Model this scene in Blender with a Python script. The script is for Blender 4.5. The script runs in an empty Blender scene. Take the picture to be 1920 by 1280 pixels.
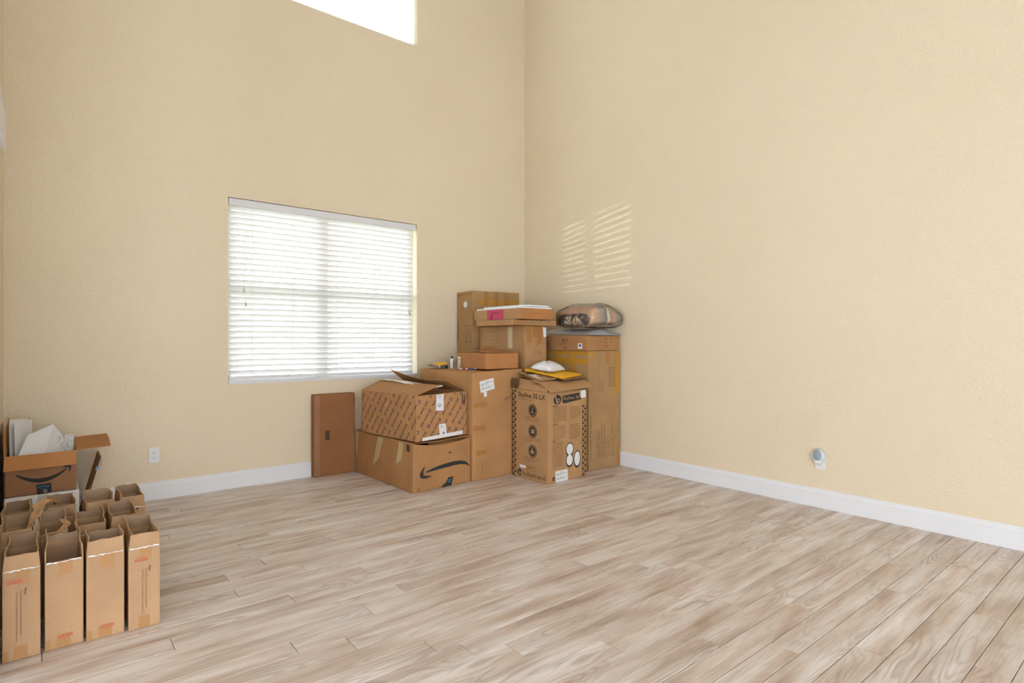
import bpy, bmesh, math, random
from mathutils import Vector, Matrix, noise

random.seed(7)
scene = bpy.context.scene
C = scene.collection

# ------------------------------------------------------------------ camera, world, exposure
cam_d = bpy.data.cameras.new('camera')
cam = bpy.data.objects.new('camera', cam_d)
C.objects.link(cam)
cam_d.sensor_width = 36.0
cam_d.lens = 36.0 * 1072.0 / 1920.0
cam_d.shift_y = 0.0005
cam_d.clip_start = 0.05
cam.location = (0.0, 0.0, 1.2)
cam.rotation_euler = (math.radians(90), 0, -math.radians(39.294))
scene.camera = cam

scene.view_settings.view_transform = 'Standard'
scene.view_settings.look = 'None'
scene.view_settings.gamma = 1.0
scene.view_settings.use_curve_mapping = False
scene.view_settings.exposure = 0.0

world = bpy.data.worlds.new('daylight')
scene.world = world
world.use_nodes = True
bg = world.node_tree.nodes['Background']
bg.inputs['Color'].default_value = (0.89, 0.985, 1.11, 1)
bg.inputs['Strength'].default_value = 6.0

# sun glinting off a neighbouring pane and thrown through the blind
glint_d = bpy.data.lights.new('sun_glint', 'SPOT')
glint = bpy.data.objects.new('sun_glint', glint_d)
C.objects.link(glint)
glint.location = (-5.00, 8.63, 1.66)
gdir = Vector((2.05, 5.1, 2.00)) - glint.location
glint.rotation_euler = gdir.to_track_quat('-Z', 'Y').to_euler()
glint_d.energy = 2300.0
glint_d.color = (1.0, 0.93, 0.80)
glint_d.spot_size = math.radians(13)
glint.scale = (1.0, 0.42, 1.0)
glint_d.spot_blend = 0.35
glint_d.shadow_soft_size = 0.012

# ------------------------------------------------------------------ helpers
ORG = {}


def V(*a):
    return Vector(a)


def tag(o, label=None, cat=None, group=None, kind=None):
    if label: o['label'] = label
    if cat: o['category'] = cat
    if group: o['group'] = group
    if kind: o['kind'] = kind
    return o


def thing(name, loc, label, cat, group=None):
    o = bpy.data.objects.new(name, None)
    o.empty_display_size = 0.1
    C.objects.link(o)
    o.location = loc
    ORG[o.name] = Vector(loc)
    return tag(o, label, cat, group)


def mk(name, verts, faces, mat, parent=None, smooth=False):
    org = ORG[parent.name] if parent is not None else Vector((0, 0, 0))
    me = bpy.data.meshes.new(name)
    me.from_pydata([tuple(Vector(v) - org) for v in verts], [], faces)
    me.update()
    o = bpy.data.objects.new(name, me)
    C.objects.link(o)
    if mat is not None:
        me.materials.append(mat)
    if smooth:
        for p in me.polygons:
            p.use_smooth = True
    if parent is not None:
        o.parent = parent
        ORG[o.name] = org
    else:
        ORG[o.name] = Vector((0, 0, 0))
    return o


def mk_bm(name, bm, mat, parent=None, smooth=False):
    bm.verts.index_update()
    v = [x.co.copy() for x in bm.verts]
    f = [[x.index for x in p.verts] for p in bm.faces]
    bm.free()
    return mk(name, v, f, mat, parent, smooth)


class MB:
    """collects boxes, prisms and tubes into one mesh"""
    def __init__(self):
        self.v = []; self.f = []

    def box(self, a, b):
        x0, y0, z0 = a; x1, y1, z1 = b
        i = len(self.v)
        self.v += [V(x0, y0, z0), V(x1, y0, z0), V(x1, y1, z0), V(x0, y1, z0), V(x0, y0, z1), V(x1, y0, z1), V(x1, y1, z1), V(x0, y1, z1)]
        for q in ((0, 3, 2, 1), (4, 5, 6, 7), (0, 1, 5, 4), (1, 2, 6, 5), (2, 3, 7, 6), (3, 0, 4, 7)):
            self.f.append([i + k for k in q])
        return self

    def tube(self, pts, r, n=8):
        pts = [Vector(p) for p in pts]
        i0 = len(self.v)
        for k, p in enumerate(pts):
            t = (pts[min(k + 1, len(pts) - 1)] - pts[max(k - 1, 0)]).normalized()
            u = t.orthogonal().normalized() if k == 0 else (u - t * u.dot(t)).normalized()
            w = t.cross(u)
            rr = r[k] if isinstance(r, (list, tuple)) else r
            for j in range(n):
                a = 2 * math.pi * j / n
                self.v.append(p + u * math.cos(a) * rr + w * math.sin(a) * rr)
        for k in range(len(pts) - 1):
            for j in range(n):
                a = i0 + k * n + j; b = i0 + k * n + (j + 1) % n
                self.f.append([a, b, b + n, a + n])
        self.f.append([i0 + j for j in range(n)][::-1])
        e = i0 + (len(pts) - 1) * n
        self.f.append([e + j for j in range(n)])
        return self

    def build(self, name, mat, parent=None, smooth=False):
        return mk(name, self.v, self.f, mat, parent, smooth)


def bevelled(verts, faces, width, segs=2):
    bm = bmesh.new()
    vs = [bm.verts.new(v) for v in verts]
    for f in faces:
        bm.faces.new([vs[k] for k in f])
    bmesh.ops.recalc_face_normals(bm, faces=bm.faces)
    ed = [e for e in bm.edges if len(e.link_faces) == 2 and e.calc_face_angle() > 0.7]
    bmesh.ops.bevel(bm, geom=ed, offset=width, segments=segs, profile=0.5, affect='EDGES')
    return bm


def bbox_bevel(name, a, b, width, mat, parent=None, segs=2, smooth=False):
    m = MB().box(a, b)
    return mk_bm(name, bevelled(m.v, m.f, width, segs), mat, parent, smooth)


# ------------------------------------------------------------------ materials
def new_mat(name):
    m = bpy.data.materials.new(name)
    m.use_nodes = True
    nt = m.node_tree
    return m, nt, nt.nodes['Principled BSDF'], nt.nodes['Material Output']


def N(nt, t, **kw):
    n = nt.nodes.new(t)
    for k, v in kw.items():
        setattr(n, k, v)
    return n


def ramp(nt, stops, interp='LINEAR'):
    r = nt.nodes.new('ShaderNodeValToRGB')
    cr = r.color_ramp
    cr.interpolation = interp
    while len(cr.elements) > 1:
        cr.elements.remove(cr.elements[-1])
    cr.elements[0].position = stops[0][0]
    cr.elements[0].color = (*stops[0][1], 1)
    for p, c in stops[1:]:
        e = cr.elements.new(p)
        e.color = (*c, 1)
    return r


def lin(r, g, b):
    def f(c):
        c /= 255.0
        return c / 12.92 if c <= 0.04045 else ((c + 0.055) / 1.055) ** 2.4
    return (f(r), f(g), f(b))


def plain(name, col, rough=0.6, spec=0.3, metal=0.0):
    m, nt, b, out = new_mat(name)
    b.inputs['Base Color'].default_value = (*col, 1)
    b.inputs['Roughness'].default_value = rough
    b.inputs['Specular IOR Level'].default_value = spec
    b.inputs['Metallic'].default_value = metal
    return m


def wall_mat():
    m, nt, b, out = new_mat('wall_paint')
    tc = N(nt, 'ShaderNodeTexCoord')
    big = N(nt, 'ShaderNodeTexNoise'); big.inputs['Scale'].default_value = 1.3; big.inputs['Detail'].default_value = 3
    nt.links.new(tc.outputs['Object'], big.inputs['Vector'])
    r = ramp(nt, [(0.3, (0.800, 0.675, 0.488)), (0.7, (0.820, 0.695, 0.508))])
    nt.links.new(big.outputs['Fac'], r.inputs['Fac'])
    nt.links.new(r.outputs['Color'], b.inputs['Base Color'])
    n1 = N(nt, 'ShaderNodeTexNoise'); n1.inputs['Scale'].default_value = 60; n1.inputs['Detail'].default_value = 2.5
    n1.inputs['Distortion'].default_value = 0.6
    nt.links.new(tc.outputs['Object'], n1.inputs['Vector'])
    r2 = ramp(nt, [(0.42, (0, 0, 0)), (0.62, (1, 1, 1))])
    nt.links.new(n1.outputs['Fac'], r2.inputs['Fac'])
    bp = N(nt, 'ShaderNodeBump'); bp.inputs['Strength'].default_value = 0.42; bp.inputs['Distance'].default_value = 0.0035
    nt.links.new(r2.outputs['Color'], bp.inputs['Height'])
    nt.links.new(bp.outputs['Normal'], b.inputs['Normal'])
    b.inputs['Roughness'].default_value = 0.45
    b.inputs['Specular IOR Level'].default_value = 0.25
    return m


def wood_mat():
    m, nt, b, out = new_mat('greyed_oak_laminate')
    L = nt.links.new
    tc = N(nt, 'ShaderNodeTexCoord'); oi = N(nt, 'ShaderNodeObjectInfo')
    mul = N(nt, 'ShaderNodeVectorMath', operation='MULTIPLY')
    cmb = N(nt, 'ShaderNodeCombineXYZ')
    L(oi.outputs['Random'], cmb.inputs['X']); L(oi.outputs['Random'], cmb.inputs['Y']); L(oi.outputs['Random'], cmb.inputs['Z'])
    L(cmb.outputs[0], mul.inputs[0]); mul.inputs[1].default_value = (53.0, 91.0, 17.0)
    add = N(nt, 'ShaderNodeVectorMath', operation='ADD')
    L(tc.outputs['Object'], add.inputs[0]); L(mul.outputs[0], add.inputs[1])

    def scaled(s):
        v = N(nt, 'ShaderNodeVectorMath', operation='MULTIPLY'); v.inputs[1].default_value = s
        L(add.outputs[0], v.inputs[0]); return v

    # broad light / dark clouds stretched along the board
    cl = N(nt, 'ShaderNodeTexNoise'); cl.inputs['Scale'].default_value = 1.0; cl.inputs['Detail'].default_value = 4; cl.inputs['Roughness'].default_value = 0.55; cl.inputs['Distortion'].default_value = 0.0
    L(scaled((1.9, 13.0, 1)).outputs[0], cl.inputs['Vector'])
    rc = ramp(nt, [(0.27, lin(176, 153, 136)), (0.42, lin(207, 188, 173)), (0.54, lin(221, 208, 198)), (0.70, lin(236, 229, 225))])
    L(cl.outputs['Fac'], rc.inputs['Fac'])
    # cathedral rings: contour lines of a smooth stretched field
    fld = N(nt, 'ShaderNodeTexNoise'); fld.inputs['Scale'].default_value = 1.0; fld.inputs['Detail'].default_value = 1.5; fld.inputs['Distortion'].default_value = 0.0
    L(scaled((1.25, 7.0, 1)).outputs[0], fld.inputs['Vector'])
    m1 = N(nt, 'ShaderNodeMath', operation='MULTIPLY'); m1.inputs[1].default_value = 135.0
    L(fld.outputs['Fac'], m1.inputs[0])
    sn = N(nt, 'ShaderNodeMath', operation='SINE'); L(m1.outputs[0], sn.inputs[0])
    rr = ramp(nt, [(0.0, (1, 1, 1)), (0.22, (0.65, 0.65, 0.65)), (0.50, (0.12, 0.12, 0.12)), (1.0, (0, 0, 0))])
    mr = N(nt, 'ShaderNodeMapRange'); mr.inputs['From Min'].default_value = -1; mr.inputs['From Max'].default_value = 1
    L(sn.outputs[0], mr.inputs['Value']); L(mr.outputs[0], rr.inputs['Fac'])
    # where rings show
    msk = N(nt, 'ShaderNodeTexNoise'); msk.inputs['Scale'].default_value = 1.0; msk.inputs['Detail'].default_value = 1
    L(scaled((2.1, 7.0, 3)).outputs[0], msk.inputs['Vector'])
    rm = ramp(nt, [(0.48, (0.04, 0.04, 0.04)), (0.68, (0.50, 0.50, 0.50))])
    L(msk.outputs['Fac'], rm.inputs['Fac'])
    f1 = N(nt, 'ShaderNodeMath', operation='MULTIPLY'); L(rr.outputs['Color'], f1.inputs[0]); L(rm.outputs['Color'], f1.inputs[1])
    mix1 = N(nt, 'ShaderNodeMix', data_type='RGBA', blend_type='MIX')
    L(f1.outputs[0], mix1.inputs[0]); L(rc.outputs['Color'], mix1.inputs[6]); mix1.inputs[7].default_value = (*lin(158, 142, 130), 1)
    # fine fibre streaks
    fi = N(nt, 'ShaderNodeTexNoise'); fi.inputs['Scale'].default_value = 1.0; fi.inputs['Detail'].default_value = 3; fi.inputs['Roughness'].default_value = 0.7
    L(scaled((5.0, 150.0, 1)).outputs[0], fi.inputs['Vector'])
    rf = ramp(nt, [(0.30, (0.80, 0.79, 0.78)), (0.55, (1.0, 1.0, 1.0)), (0.75, (1.06, 1.06, 1.07))])
    L(fi.outputs['Fac'], rf.inputs['Fac'])
    mix2 = N(nt, 'ShaderNodeMix', data_type='RGBA', blend_type='MULTIPLY'); mix2.inputs[0].default_value = 0.85
    L(mix1.outputs[2], mix2.inputs[6]); L(rf.outputs['Color'], mix2.inputs[7])
    # dark mineral streaks
    ms = N(nt, 'ShaderNodeTexNoise'); ms.inputs['Scale'].default_value = 1.0; ms.inputs['Detail'].default_value = 2
    L(scaled((1.6, 32.0, 5)).outputs[0], ms.inputs['Vector'])
    rs = ramp(nt, [(0.66, (0, 0, 0)), (0.80, (0.40, 0.40, 0.40))])
    L(ms.outputs['Fac'], rs.inputs['Fac'])
    mix3 = N(nt, 'ShaderNodeMix', data_type='RGBA', blend_type='MIX')
    L(rs.outputs['Color'], mix3.inputs[0]); L(mix2.outputs[2], mix3.inputs[6]); mix3.inputs[7].default_value = (*lin(156, 136, 120), 1)
    # tone of each board
    rt = ramp(nt, [(0.0, (0.92, 0.905, 0.89)), (0.5, (0.99, 0.985, 0.98)), (1.0, (1.03, 1.03, 1.035))])
    L(oi.outputs['Random'], rt.inputs['Fac'])
    mix4 = N(nt, 'ShaderNodeMix', data_type='RGBA', blend_type='MULTIPLY'); mix4.inputs[0].default_value = 1.0
    L(mix3.outputs[2], mix4.inputs[6]); L(rt.outputs['Color'], mix4.inputs[7])
    L(mix4.outputs[2], b.inputs['Base Color'])
    bp = N(nt, 'ShaderNodeBump'); bp.inputs['Strength'].default_value = 0.12; bp.inputs['Distance'].default_value = 0.001
    L(fi.outputs['Fac'], bp.inputs['Height']); L(bp.outputs['Normal'], b.inputs['Normal'])
    b.inputs['Roughness'].default_value = 0.42
    b.inputs['Specular IOR Level'].default_value = 0.32
    return m


def card(name, col, var=0.10, rough=0.78, spec=0.18):
    """corrugated cardboard: faint flutes, mottling, specks"""
    m, nt, b, out = new_mat(name)
    L = nt.links.new
    tc = N(nt, 'ShaderNodeTexCoord')
    n1 = N(nt, 'ShaderNodeTexNoise'); n1.inputs['Scale'].default_value = 4.5; n1.inputs['Detail'].default_value = 4
    L(tc.outputs['Object'], n1.inputs['Vector'])
    lo = tuple(c * (1 - var) for c in col); hi = tuple(c * (1 + var) for c in col)
    r = ramp(nt, [(0.3, lo), (0.7, hi)])
    L(n1.outputs['Fac'], r.inputs['Fac'])
    sp = N(nt, 'ShaderNodeTexNoise'); sp.inputs['Scale'].default_value = 240; sp.inputs['Detail'].default_value = 2
    L(tc.outputs['Object'], sp.inputs['Vector'])
    r2 = ramp(nt, [(0.35, (0.86, 0.86, 0.86)), (0.55, (1, 1, 1))])
    L(sp.outputs['Fac'], r2.inputs['Fac'])
    mx = N(nt, 'ShaderNodeMix', data_type='RGBA', blend_type='MULTIPLY'); mx.inputs[0].default_value = 0.5
    L(r.outputs['Color'], mx.inputs[6]); L(r2.outputs['Color'], mx.inputs[7])
    L(mx.outputs[2], b.inputs['Base Color'])
    sep = N(nt, 'ShaderNodeSeparateXYZ'); L(tc.outputs['Object'], sep.inputs[0])
    ad = N(nt, 'ShaderNodeMath', operation='ADD'); L(sep.outputs['X'], ad.inputs[0]); L(sep.outputs['Y'], ad.inputs[1])
    mu = N(nt, 'ShaderNodeMath', operation='MULTIPLY'); mu.inputs[1].default_value = 2 * math.pi / 0.0075; L(ad.outputs[0], mu.inputs[0])
    si = N(nt, 'ShaderNodeMath', operation='SINE'); L(mu.outputs[0], si.inputs[0])
    bp = N(nt, 'ShaderNodeBump'); bp.inputs['Strength'].default_value = 0.10; bp.inputs['Distance'].default_value = 0.001
    L(si.outputs[0], bp.inputs['Height'])
    n3 = N(nt, 'ShaderNodeTexNoise'); n3.inputs['Scale'].default_value = 9; n3.inputs['Detail'].default_value = 3
    L(tc.outputs['Object'], n3.inputs['Vector'])
    bp2 = N(nt, 'ShaderNodeBump'); bp2.inputs['Strength'].default_value = 0.25; bp2.inputs['Distance'].default_value = 0.008
    L(n3.outputs['Fac'], bp2.inputs['Height']); L(bp.outputs['Normal'], bp2.inputs['Normal'])
    L(bp2.outputs['Normal'], b.inputs['Normal'])
    b.inputs['Roughness'].default_value = rough
    b.inputs['Specular IOR Level'].default_value = spec
    return m


def translucent_mat(name, col, trans, rough=0.5, bump=None):
    m, nt, b, out = new_mat(name)
    L = nt.links.new
    b.inputs['Base Color'].default_value = (*col, 1)
    b.inputs['Roughness'].default_value = rough
    b.inputs['Specular IOR Level'].default_value = 0.3
    t = N(nt, 'ShaderNodeBsdfTranslucent'); t.inputs['Color'].default_value = (*col, 1)
    mx = N(nt, 'ShaderNodeMixShader'); mx.inputs[0].default_value = trans
    L(b.outputs[0], mx.inputs[1]); L(t.outputs[0], mx.inputs[2]); L(mx.outputs[0], out.inputs['Surface'])
    return m


def clear_mat(name, col, gloss, rough=0.08, body=0.0, bodycol=(0.8, 0.8, 0.8)):
    """thin clear film or pane: mostly see-through, some reflection"""
    m, nt, b, out = new_mat(name)
    L = nt.links.new
    tr = N(nt, 'ShaderNodeBsdfTransparent'); tr.inputs['Color'].default_value = (*col, 1)
    gl = N(nt, 'ShaderNodeBsdfGlossy'); gl.inputs['Roughness'].default_value = rough
    mx = N(nt, 'ShaderNodeMixShader')
    lw = N(nt, 'ShaderNodeLayerWeight'); lw.inputs['Blend'].default_value = 0.35
    mm = N(nt, 'ShaderNodeMath', operation='MULTIPLY'); mm.inputs[1].default_value = gloss
    L(lw.outputs['Fresnel'], mm.inputs[0]); L(mm.outputs[0], mx.inputs[0])
    L(tr.outputs[0], mx.inputs[1]); L(gl.outputs[0], mx.inputs[2])
    last = mx
    if body > 0:
        di = N(nt, 'ShaderNodeBsdfDiffuse'); di.inputs['Color'].default_value = (*bodycol, 1)
        m2 = N(nt, 'ShaderNodeMixShader'); m2.inputs[0].default_value = body
        L(mx.outputs[0], m2.inputs[1]); L(di.outputs[0], m2.inputs[2]); last = m2
    L(last.outputs[0], out.inputs['Surface'])
    return m


M = {}
M['wall'] = wall_mat()
M['wood'] = wood_mat()
M['joint'] = plain('joint_dark_brown', lin(92, 76, 64), 0.8)  # dark brown of the slab showing in the plank joints
M['white_trim'] = plain('white_trim_paint', (0.80, 0.80, 0.81), 0.38, 0.4)
M['ceiling'] = plain('ceiling_white', (0.80, 0.79, 0.77), 0.8)
M['vinyl'] = plain('white_vinyl', (0.80, 0.81, 0.82), 0.4)
M['slat'] = translucent_mat('white_blind_slat', (0.90, 0.875, 0.85), 0.32)
M['cell'] = translucent_mat('white_cellular_fabric', (0.94, 0.92, 0.89), 0.68)
M['rail'] = plain('blind_rail_white', (0.76, 0.75, 0.76), 0.4)
M['glass'] = clear_mat('window_glass', (0.95, 0.97, 0.96), 0.35, 0.02)
M['cord'] = plain('cord_white', (0.72, 0.71, 0.68), 0.7)
M['tassel'] = plain('tassel_beige', (0.66, 0.60, 0.52), 0.6)
M['lawn'] = plain('lawn_green', (0.22, 0.27, 0.06), 0.9)
M['plastic_white'] = plain('outlet_white', (0.80, 0.80, 0.80), 0.35)
M['slot'] = plain('outlet_slot_dark', (0.10, 0.09, 0.08), 0.6)
M['grey_lens'] = plain('night_light_blue_grey', lin(152, 166, 176), 0.25, 0.5)
M['grey_lens_rim'] = plain('night_light_rim', lin(205, 212, 214), 0.25, 0.5)

M['c_pale'] = card('cardboard_pale', lin(187, 150, 113))
M['c_pale_in'] = card('cardboard_pale_inside', lin(176, 146, 116))
M['c_tan'] = card('cardboard_tan', lin(182, 141, 98))
M['c_tan2'] = card('cardboard_tan_dull', lin(172, 137, 95))
M['c_mid'] = card('cardboard_mid_brown', lin(174, 128, 84))
M['c_warm'] = card('cardboard_warm_brown', lin(183, 136, 90))
M['c_orange'] = card('cardboard_orange_brown', lin(184, 128, 80))
M['c_red'] = card('cardboard_reddish', lin(152, 104, 68))
M['c_plum'] = card('cardboard_plum_brown', lin(160, 116, 86))
M['c_dark'] = card('cardboard_dark_edge', lin(104, 76, 50))
M['c_edge'] = card('cardboard_torn_edge', lin(168, 136, 98))
M['tape_brown'] = plain('brown_packing_tape', lin(168, 118, 64), 0.3, 0.4)
M['tape_yellow'] = plain('yellowed_packing_tape', lin(184, 136, 50), 0.28, 0.4)
M['tape_pale'] = plain('pale_packing_tape', lin(196, 170, 124), 0.25, 0.45)
M['tape_clear'] = clear_mat('clear_packing_tape', (0.97, 0.95, 0.90), 0.6, 0.15, 0.05, (0.80, 0.70, 0.55))
M['tape_white'] = plain('torn_white_film', (0.80, 0.79, 0.78), 0.25, 0.6)
M['tape_black'] = plain('black_tape', (0.030, 0.031, 0.032), 0.4)
M['ink'] = plain('black_ink', (0.035, 0.033, 0.030), 0.7)
M['ink_soft'] = plain('faded_black_ink', lin(104, 78, 50), 0.7)
M['ink_brown'] = plain('brown_ink', lin(120, 84, 52), 0.7)
M['ink_blue'] = plain('blue_ink', lin(66, 62, 92), 0.7)
M['ink_red'] = plain('red_ink', lin(196, 92, 72), 0.7)
M['ink_rust'] = plain('rust_ink', lin(156, 84, 50), 0.7)
M['ink_teal'] = plain('teal_ink', lin(60, 160, 180), 0.6)
M['label'] = plain('white_paper_label', (0.76, 0.76, 0.76), 0.6)
M['label_ink'] = plain('label_grey_ink', lin(120, 128, 142), 0.7)
M['pink'] = plain('magenta_sticker', lin(196, 66, 96), 0.5)
M['pink_dark'] = plain('magenta_dark', lin(120, 20, 44), 0.6)
M['foam'] = translucent_mat('white_foam_sheet', (0.82, 0.81, 0.80), 0.15, 0.6)
M['paper_white'] = plain('white_paper', (0.80, 0.79, 0.78), 0.7)
M['yellow'] = plain('yellow_padded_mailer', lin(240, 184, 44), 0.6)
M['mailer'] = plain('white_poly_mailer', (0.80, 0.80, 0.81), 0.3, 0.4)
M['grey_poly'] = plain('grey_poly_bag', lin(166, 166, 168), 0.35, 0.4)
M['board_white'] = plain('white_foam_board', (0.84, 0.84, 0.85), 0.5)
M['film'] = clear_mat('clear_zip_bag_film', (0.98, 0.97, 0.96), 1.1, 0.14, 0.06, (0.8, 0.78, 0.75))
M['bottle_clear'] = clear_mat('clear_bottle_plastic', (0.90, 0.88, 0.85), 0.9, 0.1, 0.35, (0.75, 0.72, 0.66))
M['black_plastic'] = plain('black_plastic', (0.02, 0.02, 0.025), 0.35)
M['pen_blue'] = plain('pen_blue', lin(70, 84, 160), 0.35)
M['pen_red'] = plain('pen_red', lin(206, 80, 80), 0.35)
M['blue_label'] = plain('pale_blue_label', lin(150, 180, 205), 0.5)


def blanket_mat():
    m, nt, b, out = new_mat('patterned_blanket')
    L = nt.links.new
    tc = N(nt, 'ShaderNodeTexCoord')
    sep = N(nt, 'ShaderNodeSeparateXYZ'); L(tc.outputs['Object'], sep.inputs[0])
    wob = N(nt, 'ShaderNodeTexNoise'); wob.inputs['Scale'].default_value = 5; wob.inputs['Detail'].default_value = 2
    L(tc.outputs['Object'], wob.inputs['Vector'])
    w2 = N(nt, 'ShaderNodeMath', operation='MULTIPLY_ADD'); w2.inputs[1].default_value = 0.16; w2.inputs[2].default_value = -0.08
    L(wob.outputs['Fac'], w2.inputs[0])
    ad = N(nt, 'ShaderNodeMath', operation='ADD'); L(sep.outputs['X'], ad.inputs[0]); L(w2.outputs[0], ad.inputs[1])
    mr = N(nt, 'ShaderNodeMapRange'); mr.inputs['From Min'].default_value = -0.21; mr.inputs['From Max'].default_value = 0.25
    L(ad.outputs[0], mr.inputs['Value'])
    dk = lin(150, 138, 124); gy = lin(196, 186, 168); tn = lin(232, 190, 148); cr = lin(244, 230, 200); ru = lin(214, 164, 126)
    rp = ramp(nt, [(0.0, tn), (0.17, tn), (0.20, gy), (0.36, dk), (0.38, cr), (0.44, cr), (0.46, gy), (0.53, ru), (0.63, tn), (0.66, gy), (0.80, dk), (0.82, cr), (0.88, cr), (0.90, gy), (1.0, dk)])
    L(mr.outputs[0], rp.inputs['Fac'])
    nz = N(nt, 'ShaderNodeTexNoise'); nz.inputs['Scale'].default_value = 18; nz.inputs['Detail'].default_value = 3; nz.inputs['Distortion'].default_value = 1.4
    L(tc.outputs['Object'], nz.inputs['Vector'])
    r2 = ramp(nt, [(0.34, (0.62, 0.60, 0.58)), (0.46, (0.95, 0.95, 0.95)), (0.66, (1.0, 1.0, 1.0)), (0.75, (1.35, 1.3, 1.2))])
    L(nz.outputs['Fac'], r2.inputs['Fac'])
    mx = N(nt, 'ShaderNodeMix', data_type='RGBA', blend_type='MULTIPLY'); mx.inputs[0].default_value = 0.45
    L(rp.outputs['Color'], mx.inputs[6]); L(r2.outputs['Color'], mx.inputs[7])
    L(mx.outputs[2], b.inputs['Base Color'])
    b.inputs['Roughness'].default_value = 0.95
    return m


M['blanket'] = blanket_mat()


def spiral_mat():
    m, nt, b, out = new_mat('blanket_fringe_dark')
    L = nt.links.new
    tc = N(nt, 'ShaderNodeTexCoord')
    nz = N(nt, 'ShaderNodeTexNoise'); nz.inputs['Scale'].default_value = 14; nz.inputs['Detail'].default_value = 2; nz.inputs['Distortion'].default_value = 1.2
    L(tc.outputs['Object'], nz.inputs['Vector'])
    r = ramp(nt, [(0.38, lin(84, 70, 60)), (0.50, lin(128, 108, 92)), (0.56, lin(222, 204, 178)), (0.61, lin(118, 92, 74)), (0.74, lin(170, 132, 102))])
    L(nz.outputs['Fac'], r.inputs['Fac']); L(r.outputs['Color'], b.inputs['Base Color'])
    b.inputs['Roughness'].default_value = 0.9
    return m


M['fringe'] = spiral_mat()

# ------------------------------------------------------------------ the room
YB = 5.095      # back wall face
XR = 4.36       # right wall face
XL = -0.21      # left wall face
ZC = 6.4
WX0, WX1, WZ0, WZ1 = 1.167, 2.926, 0.852, 2.390     # lower window opening
UX0, UX1, UZ0, UZ1 = 1.167, 2.926, 4.190, 6.05      # upper window opening
LY0, LY1, LZ0, LZ1 = 3.02, 4.32, 0.80, 2.44         # left window opening


def wall_cells(us, ws, holes, put):
    for i in range(len(us) - 1):
        for j in range(len(ws) - 1):
            cu = (us[i] + us[i + 1]) / 2; cw = (ws[j] + ws[j + 1]) / 2
            if any(h[0] < cu < h[1] and h[2] < cw < h[3] for h in holes):
                continue
            put(us[i], us[i + 1], ws[j], ws[j + 1])


# floor slab and boards
fl = MB().box((-3.6, -3.6, -0.06), (XR + 0.15, YB + 0.15, -0.0105)).build('floor', M['joint'])
tag(fl, 'greyed oak laminate plank floor', 'floor', kind='structure')
plank_mesh = {}


def plank_data(x0, x1, w, th=0.010, e=0.0016, g=0.0011):
    key = round(x1 - x0, 3)
    if key in plank_mesh:
        return plank_mesh[key]
    hl = (x1 - x0) / 2 - g; hw = w / 2 - g
    v = [(-hl, -hw, -th), (hl, -hw, -th), (hl, hw, -th), (-hl, hw, -th),
         (-hl, -hw, -e), (hl, -hw, -e), (hl, hw, -e), (-hl, hw, -e),
         (-hl + e, -hw + e, 0), (hl - e, -hw + e, 0), (hl - e, hw - e, 0), (-hl + e, hw - e, 0)]
    f = [(8, 9, 10, 11)]
    for k in range(4):
        n = (k + 1) % 4
        f.append((4 + k, 4 + n, 8 + n, 8 + k)); f.append((k, n, 4 + n, 4 + k))
    me = bpy.data.meshes.new('plank'); me.from_pydata(v, [], f); me.materials.append(M['wood'])
    plank_mesh[key] = me
    return me


PITCH, BASE, PL = 0.1112, 0.6688, 1.311
JO = {0: 3.41, 1: 2.48, 3: 2.25, 4: 2.66, 5: 2.07, 6: 2.44, 7: 1.735, 8: 2.3, 9: 1.42, 11: 1.18, 12: 1.714, 13: .948, 14: .762, 15: 1.127, 16: 1.346,
      17: .396, 18: .898, 19: 1.304, 20: .71, 21: 1.07, 23: .924, 24: 1.36, 27: 1.09, 29: .8}
for k in range(-10, 40):
    ya = BASE + k * PITCH; yb = min(ya + PITCH, YB - 0.002)
    if yb - ya < 0.02:
        continue
    lo = -1.25 if yb < 2.70 else -0.205
    hi = XR - 0.004
    j = JO.get(k, random.uniform(0, PL))
    j -= math.floor((j - lo) / PL) * PL
    cuts = [lo]
    while j < hi:
        if j - lo > 0.05 and hi - j > 0.05:
            cuts.append(j)
        j += PL
    cuts.append(hi)
    for a, b in zip(cuts[:-1], cuts[1:]):
        if abs((yb - ya) - PITCH) > 0.002:
            sv = dict(plank_mesh); plank_mesh.clear(); me = plank_data(a, b, yb - ya); plank_mesh.clear(); plank_mesh.update(sv)
        else:
            me = plank_data(a, b, PITCH)
        o = bpy.data.objects.new('plank', me)
        C.objects.link(o)
        o.location = ((a + b) / 2, (ya + yb) / 2, 0.0)
        o.parent = fl

# walls
mb = MB()
wall_cells([XL - 0.15, WX0, WX1, XR + 0.15], [-0.06, WZ0, WZ1, UZ0, UZ1, ZC],
           [(WX0, WX1, WZ0, WZ1), (UX0, UX1, UZ0, UZ1)], lambda a, b, c, d: mb.box((a, YB, c), (b, YB + 0.15, d)))
tag(mb.build('wall_back', M['wall']), 'cream textured wall with two windows', 'wall', kind='structure')
tag(MB().box((XR, -3.6, -0.06), (XR + 0.15, YB, ZC)).build('wall_right', M['wall']), 'tall bare cream textured wall', 'wall', kind='structure')
mb = MB()
wall_cells([2.90, LY0, LY1, YB], [-0.06, LZ0, LZ1, ZC], [(LY0, LY1, LZ0, LZ1)], lambda a, b, c, d: mb.box((XL - 0.15, a, c), (XL, b, d)))
mb.box((XL - 0.15, 2.72, -0.06), (-0.145, 2.90, ZC))
tag(mb.build('wall_left', M['wall']), 'cream wall with a blind window, seen edge on', 'wall', kind='structure')
mb = MB()
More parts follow.
